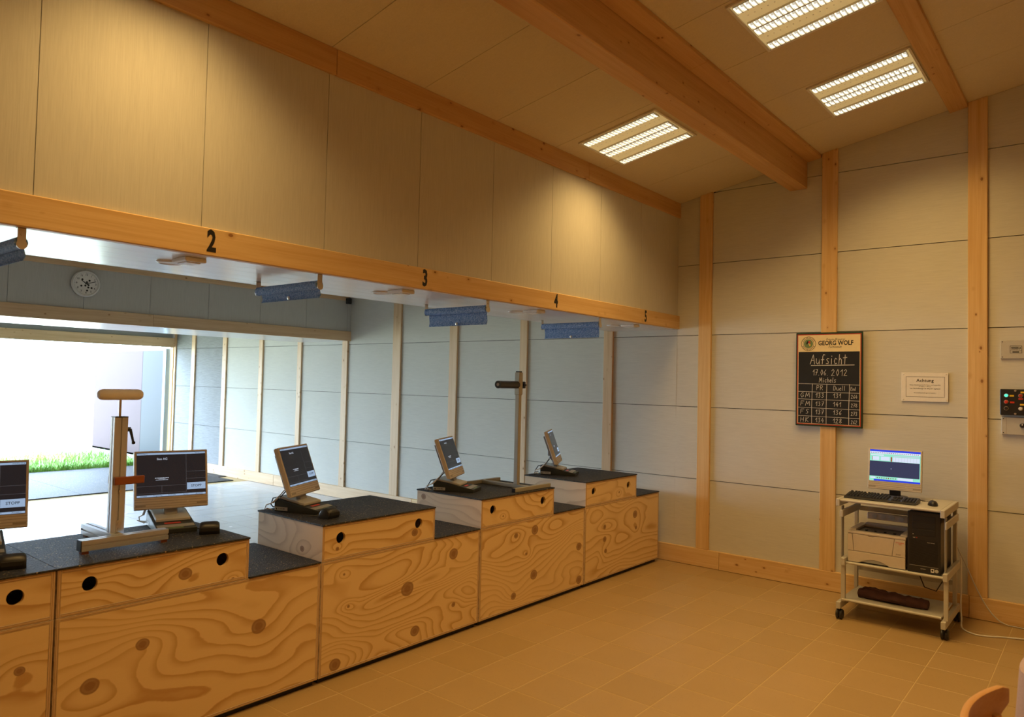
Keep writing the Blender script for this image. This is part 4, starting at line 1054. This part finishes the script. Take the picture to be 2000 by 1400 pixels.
# ---- tower
o = (5.69, .952, .404)
r = thing('computer_tower', o, 'black tower computer beside the printer on the trolley shelf', 'computer')
TX = 5.486; ya, yb = .856, 1.050; Za, Zb = .4045, .806
MB(o).box(TX+.02, TX+.42, ya+.002, yb-.002, Za, Zb-.004).build('case', 'blk', r, .003)
MB(o).box(TX, TX+.02, ya, yb, Za, Zb).build('front_bezel', 'blk', r, .005, False, 2)
for k in range(3): MB(o).box(TX-.0018, TX, ya+.030, yb-.030, Zb-.065-k*.045, Zb-.026-k*.045).build('drive_bay', 'blk_m', r, .001)
mb = MB(o)
for k in range(22): mb.box(TX-.0015, TX, ya+.016, yb-.016, Za+.055+k*.0075, Za+.0595+k*.0075)
tag(mb.build('air_grille', 'blk_m', r), None, None, None, 'stuff')
MB(o).box(TX-.001, TX, ya+.012, yb-.012, Za+.0455, Za+.0475).build('groove', 'grey_pl', r)
mb = MB(o)
for y, z in ((yb-.034, Zb-.150), (yb-.044, Zb-.172), (yb-.036, Zb-.172)): mb.cyl((TX, y, z), (TX-.002, y, z), .003, .003, 8)
mb.m = 1; mb.cyl((TX, yb-.056, Zb-.172), (TX-.002, yb-.056, Zb-.172), .003, .003, 8)
mb.build('port', ['grey_l', 'red'], r)
mb = MB(o); addtext(mb, 'Fujitsu Siemens', .009, (TX-.0022, ya+.055, Zb-.196), UX, UY, 'CENTER', .01, .8, .2); addtext(mb, 'ESPRIMO', .008, (TX-.0006, ya+.10, Za+.028), UX, UY, 'CENTER', .01); mb.build('logo', 'grey_l', r)
MB(o).box(TX-.001, TX, ya+.036, ya+.056, Za+.014, Za+.038).build('sticker', 'paper', r)
mb = MB(o).cyl((TX, ya+.022, Za+.026), (TX-.001, ya+.022, Za+.026), .011, .011, 18); mb.build('sticker', 'grey_l', r)
mb = MB(o).cyl((TX-.001, ya+.046, Za+.027), (TX-.0014, ya+.046, Za+.027), .006, .006, 12); mb.build('sticker_print', 'ink', r)

# ---- monitor on the trolley
r = thing('desktop_monitor', (5.765, 1.190, .8385), 'beige monitor with a bright green and blue program window on the trolley', 'monitor', None, R_(-90+3))
MB().lathe([(.095, 0.0), (.095, .008), (.080, .016), (.03, .018)], (0, .04, 0), 2, 28).build('foot', 'blk', r, 0, True)
MB().box(-.036, .036, .030, .058, .012, .12).build('neck', 'blk', r, .004)
xf = xf_mon(.0, .056, R_(7)); hs = mon_body(r, xf); pc_screen(hs, xf)

# ---- keyboard
r = thing('keyboard', (5.600, 1.236, .8385), 'black computer keyboard lying on the trolley top', 'keyboard', None, R_(-90-1))
MB().prism([(-.080, 0.0), (.080, 0.0), (.080, .030), (.060, .034), (-.075, .014), (-.080, .008)], 0, -.228, .228).build('body', 'blk', r, .004)
mb = MB(); kz = lambda y: .014 + (.020/.135)*(y+.075)
def key(x, y, w=.0165, h=.0165):
    z = kz(y); mb.hexa([(x-w/2, y-h/2, kz(y-h/2)-.001), (x+w/2, y-h/2, kz(y-h/2)-.001), (x+w/2, y+h/2, kz(y+h/2)-.001), (x-w/2, y+h/2, kz(y+h/2)-.001), (x-w*.38, y-h*.36, z+.0085), (x+w*.38, y-h*.36, z+.0085), (x+w*.38, y+h*.40, z+.0098), (x-w*.38, y+h*.40, z+.0098)])
for row in range(5):
    for c in range(14):
        if row == 0 and 3 < c < 9: continue
        key(-.205+c*.019+row*.001, -.058+row*.019)
key(-.205+6*.019, -.058, .092)
for c in range(12): key(-.205+c*.0195+(c+3)//4*.008, .052)
for row in range(5):
    for c in range(3):
        if row not in (2,): key(.085+c*.019, -.058+row*.019) if not (row == 1 and c != 1) else None
for row in range(5):
    for c in range(4): key(.152+c*.019, -.058+row*.019)
tag(mb.build('keys', 'blk_m', r), None, None, None, 'stuff')

# ---- mouse
r = thing('computer_mouse', (5.630, .925, .8385), 'black computer mouse beside the keyboard on the trolley', 'mouse', None, R_(-75))
mb = MB(); n, m_ = 9, 14; vs = []; fs = []
for i in range(n):
    t_ = i/(n-1); hh = math.cos(t_*PI/2)
    for k in range(m_):
        a = 2*PI*k/m_; rx, ry = .031, .054
        q_ = math.sin(t_*PI/2)
        vs.append((rx*math.cos(a)*max(.004, hh)**.7, ry*math.sin(a)*max(.004, hh)**.7 - .006*q_, .034*q_**1.1))
for i in range(n-1):
    for k in range(m_): fs.append((i*m_+k, i*m_+(k+1) % m_, (i+1)*m_+(k+1) % m_, (i+1)*m_+k))
fs.append(tuple(range(m_-1, -1, -1))); mb.add(vs, fs); mb.build('shell', 'blk', r, 0, True)
MB().cyl((-.004, .026, .031), (.004, .026, .031), .007, .007, 14).build('scroll_wheel', 'grey_pl', r, 0, True)
MB().tube([(0, .05, .012), (.005, .075, .008), (-.02, .10, .010), (-.05, .13, .006), (-.03, .17, .004), (-.09, .19, .004)], .002).build('cable', 'blk', r, 0, True)

# ---- rolled cloth on the bottom shelf
o = (5.60, 1.155, .1445)
r = thing('rolled_bag', o, 'dark brown rolled cloth bag on the bottom shelf of the trolley', 'bag')
mb = MB(o); n, m_ = 22, 16; vs = []; rr = random.Random(9)
for i in range(n):
    t_ = i/(n-1); y = 1.375 - .43*t_; e = min(1, t_*7, (1-t_)*9); rad = .034*(.75+.25*e) + rr.uniform(-.003, .003) + (.006 if t_ < .25 else 0)
    for k in range(m_):
        a = 2*PI*k/m_; w = 1 + .10*math.sin(3*a + 9*t_) + rr.uniform(-.05, .05)
        vs.append((5.60 + 1.6*rad*w*math.cos(a) + .01*math.sin(7*t_), y, max(.1447, .1447 + rad*.98 + rad*w*math.sin(a))))
fs = [(i*m_+k, i*m_+(k+1) % m_, (i+1)*m_+(k+1) % m_, (i+1)*m_+k) for i in range(n-1) for k in range(m_)] + [tuple(range(m_)), tuple(range((n-1)*m_, n*m_))]
mb.add(vs, fs); mb.build('roll', 'brown_c', r, 0, True)
MB(o).tube([(5.585, 1.375, .19), (5.57, 1.33, .225), (5.575, 1.27, .222), (5.58, 1.22, .205), (5.59, 1.18, .21)], .006).build('drawstring', 'brown_c', r, 0, True)

# ---- power strip and cables
o = (5.935, 1.25, .66)
r = thing('power_strip', (5.93, 1.25, .632), 'white power strip on the rear rail of the trolley behind the printer', 'power strip')
o = (5.93, 1.25, .632)
MB(o).box(5.912, 5.946, 1.13, 1.40, .650, .698).build('housing', 'beige', r, .004)
for k in range(4): MB(o).cyl((5.912, 1.17+k*.06, .674), (5.909, 1.17+k*.06, .674), .017, .017, 14).build('socket', 'grey_l', r)
mb = MB(o); mb.tube([(5.905, 1.12, .67), (5.88, 1.08, .69), (5.86, 1.06, .66), (5.88, 1.10, .63), (5.90, 1.15, .60), (5.92, 1.10, .5), (5.93, 1.06, .3), (5.90, 1.02, .22), (5.92, .95, .20), (5.93, .90, .30), (5.93, .88, .40)], .004); mb.build('cable', 'blk', r, 0, True)
mb = MB(o); mb.tube([(5.90, 1.10, .655), (5.87, 1.06, .64), (5.86, 1.09, .60), (5.90, 1.15, .5), (5.925, 1.12, .33), (5.93, 1.10, .29)], .004); mb.build('cable', 'blk', r, 0, True)
def cable(pts, rad, m, label):
    # smooth through the points
    P_ = [Vector(p) for p in pts]; out = []
    for i in range(len(P_)-1):
        p0, p1, p2, p3 = P_[max(i-1, 0)], P_[i], P_[i+1], P_[min(i+2, len(P_)-1)]
        for k in range(8):
            t_ = k/8; out.append(.5*((2*p1) + (-p0+p2)*t_ + (2*p0-5*p1+4*p2-p3)*t_*t_ + (-p0+3*p1-3*p2+p3)*t_**3))
    out.append(P_[-1]); o = P_[-1].copy(); mb = MB(o); mb.tube(out, rad, 8); q = mb.build('cable', m, None, 0, True); q.location = o
    return tag(q, label, 'cable')
cable([(5.90, .800, .47), (5.91, .798, .40), (5.905, .796, .28), (5.90, .798, .14), (5.87, .79, .06), (5.80, .775, .012), (5.735, .70, .006), (5.75, .62, .006), (5.80, .54, .006), (5.85, .43, .006), (5.93, .25, .006), (6.05, .05, .006)], .005, 'white_c', 'white cable running from the trolley foot across the floor')
cable([(6.03, .86, .56), (6.07, .83, .47), (6.10, .79, .37), (6.115, .74, .24), (6.12, .68, .12), (6.11, .62, .045), (6.105, .56, .012), (6.11, .48, .006), (6.11, .30, .006)], .004, 'grey_l', 'thin grey cable hanging from the computer down the skirting')
cable([(5.89, 1.41, .388), (5.88, 1.41, .38), (5.86, 1.40, .36), (5.84, 1.37, .35), (5.86, 1.34, .36), (5.88, 1.36, .375), (5.85, 1.39, .345), (5.83, 1.36, .34), (5.87, 1.33, .37), (5.88, 1.33, .388)], .004, 'blk', 'coiled black cable hanging under the middle trolley shelf')

# ================================================================== CHAIR AND FABRIC IN THE CORNER
o = (2.21, .06, 0.0)
r = thing('wooden_chair', o, 'wooden chair with a curved backrest rail facing away from the benches', 'chair')
mb = MB(o); n = 18; vs = []
for i in range(n+1):
    t_ = i/n*2-1; x = 2.205 + .255*t_; y = .286 - .062*t_*t_
    dy = -.124*t_/.255; L_ = math.hypot(1, dy); nx, ny = dy/L_, -1/L_
    e = 1 - .35*max(0, abs(t_)-.82)/.18; zt, zb_ = .797 - .008*max(0, abs(t_)-.93)/.07, .705 + .045*max(0, abs(t_)-.75)/.25
    for s_, z in ((-1, zb_), (1, zb_), (1, zt), (-1, zt)): vs.append((x + nx*.009*s_, y + ny*.009*s_, z))
fs = [(i*4+k, i*4+(k+1) % 4, (i+1)*4+(k+1) % 4, (i+1)*4+k) for i in range(n) for k in range(4)] + [(3, 2, 1, 0), (n*4, n*4+1, n*4+2, n*4+3)]
mb.add(vs, fs); mb.build('backrest', 'chairwood', r, .004, True, 2)
MB(o).prism([(2.00, -.16), (2.42, -.16), (2.43, .05), (2.40, .24), (2.02, .24), (1.99, .05)], 2, .435, .458).build('seat', 'chairwood', r, .006, True, 2)
for x in (2.035, 2.385):
    MB(o).cyl((x, .235, .0), (x, .240, .735), .015, .013, 12).build('leg', 'chairwood', r, 0, True)
    MB(o).cyl((x, -.135, .0), (x, -.125, .436), .016, .016, 12).build('leg', 'chairwood', r, 0, True)
for x in (2.13, 2.29): MB(o).cyl((x, .228, .456), (x, .268, .705), .008, .008, 10).build('spindle', 'chairwood', r, 0, True)

# round-cornered side table under a fabric, just right of the chair
DX, DY = 2.905, -.150
o = (DX, DY, 0.0)
r = thing('draped_table', o, 'greyish pink fabric draped to the floor beside the curved chair back', 'table')
mb = MB(o); n, m_ = 14, 72; vs = []
for i in range(n+1):
    t_ = i/n
    for k in range(m_):
        a = 2*PI*k/m_; sq = (abs(math.cos(a))**5 + abs(math.sin(a))**5)**(-1/5)
        fold = 1 + (.012 + .05*max(0, t_-.2))*math.sin(9*a + 1.3)*(t_ > .18) + .14*t_
        if t_ < .18: rad = .36*(t_/.18)**.6; z = .815
        else: rad = .36; z = .815 - .805*((t_-.18)/.82)
        vs.append((DX + rad*sq*fold*math.cos(a)*.98, DY + rad*sq*fold*math.sin(a)*.98, z + (.002 if t_ < .18 else 0)))
fs = [(i*m_+k, i*m_+(k+1) % m_, (i+1)*m_+(k+1) % m_, (i+1)*m_+k) for i in range(n) for k in range(m_)]
mb.add(vs, fs); mb.build('fabric_cover', 'pink_c', r, 0, True)
for sx_ in (-.27, .27):
    for sy in (-.27, .27): MB(o).box(DX+sx_-.02, DX+sx_+.02, DY+sy-.02, DY+sy+.02, 0, .775).build('leg', 'chairwood', r)
MB(o).box(DX-.30, DX+.30, DY-.30, DY+.30, .775, .800).build('table_top', 'chairwood', r)
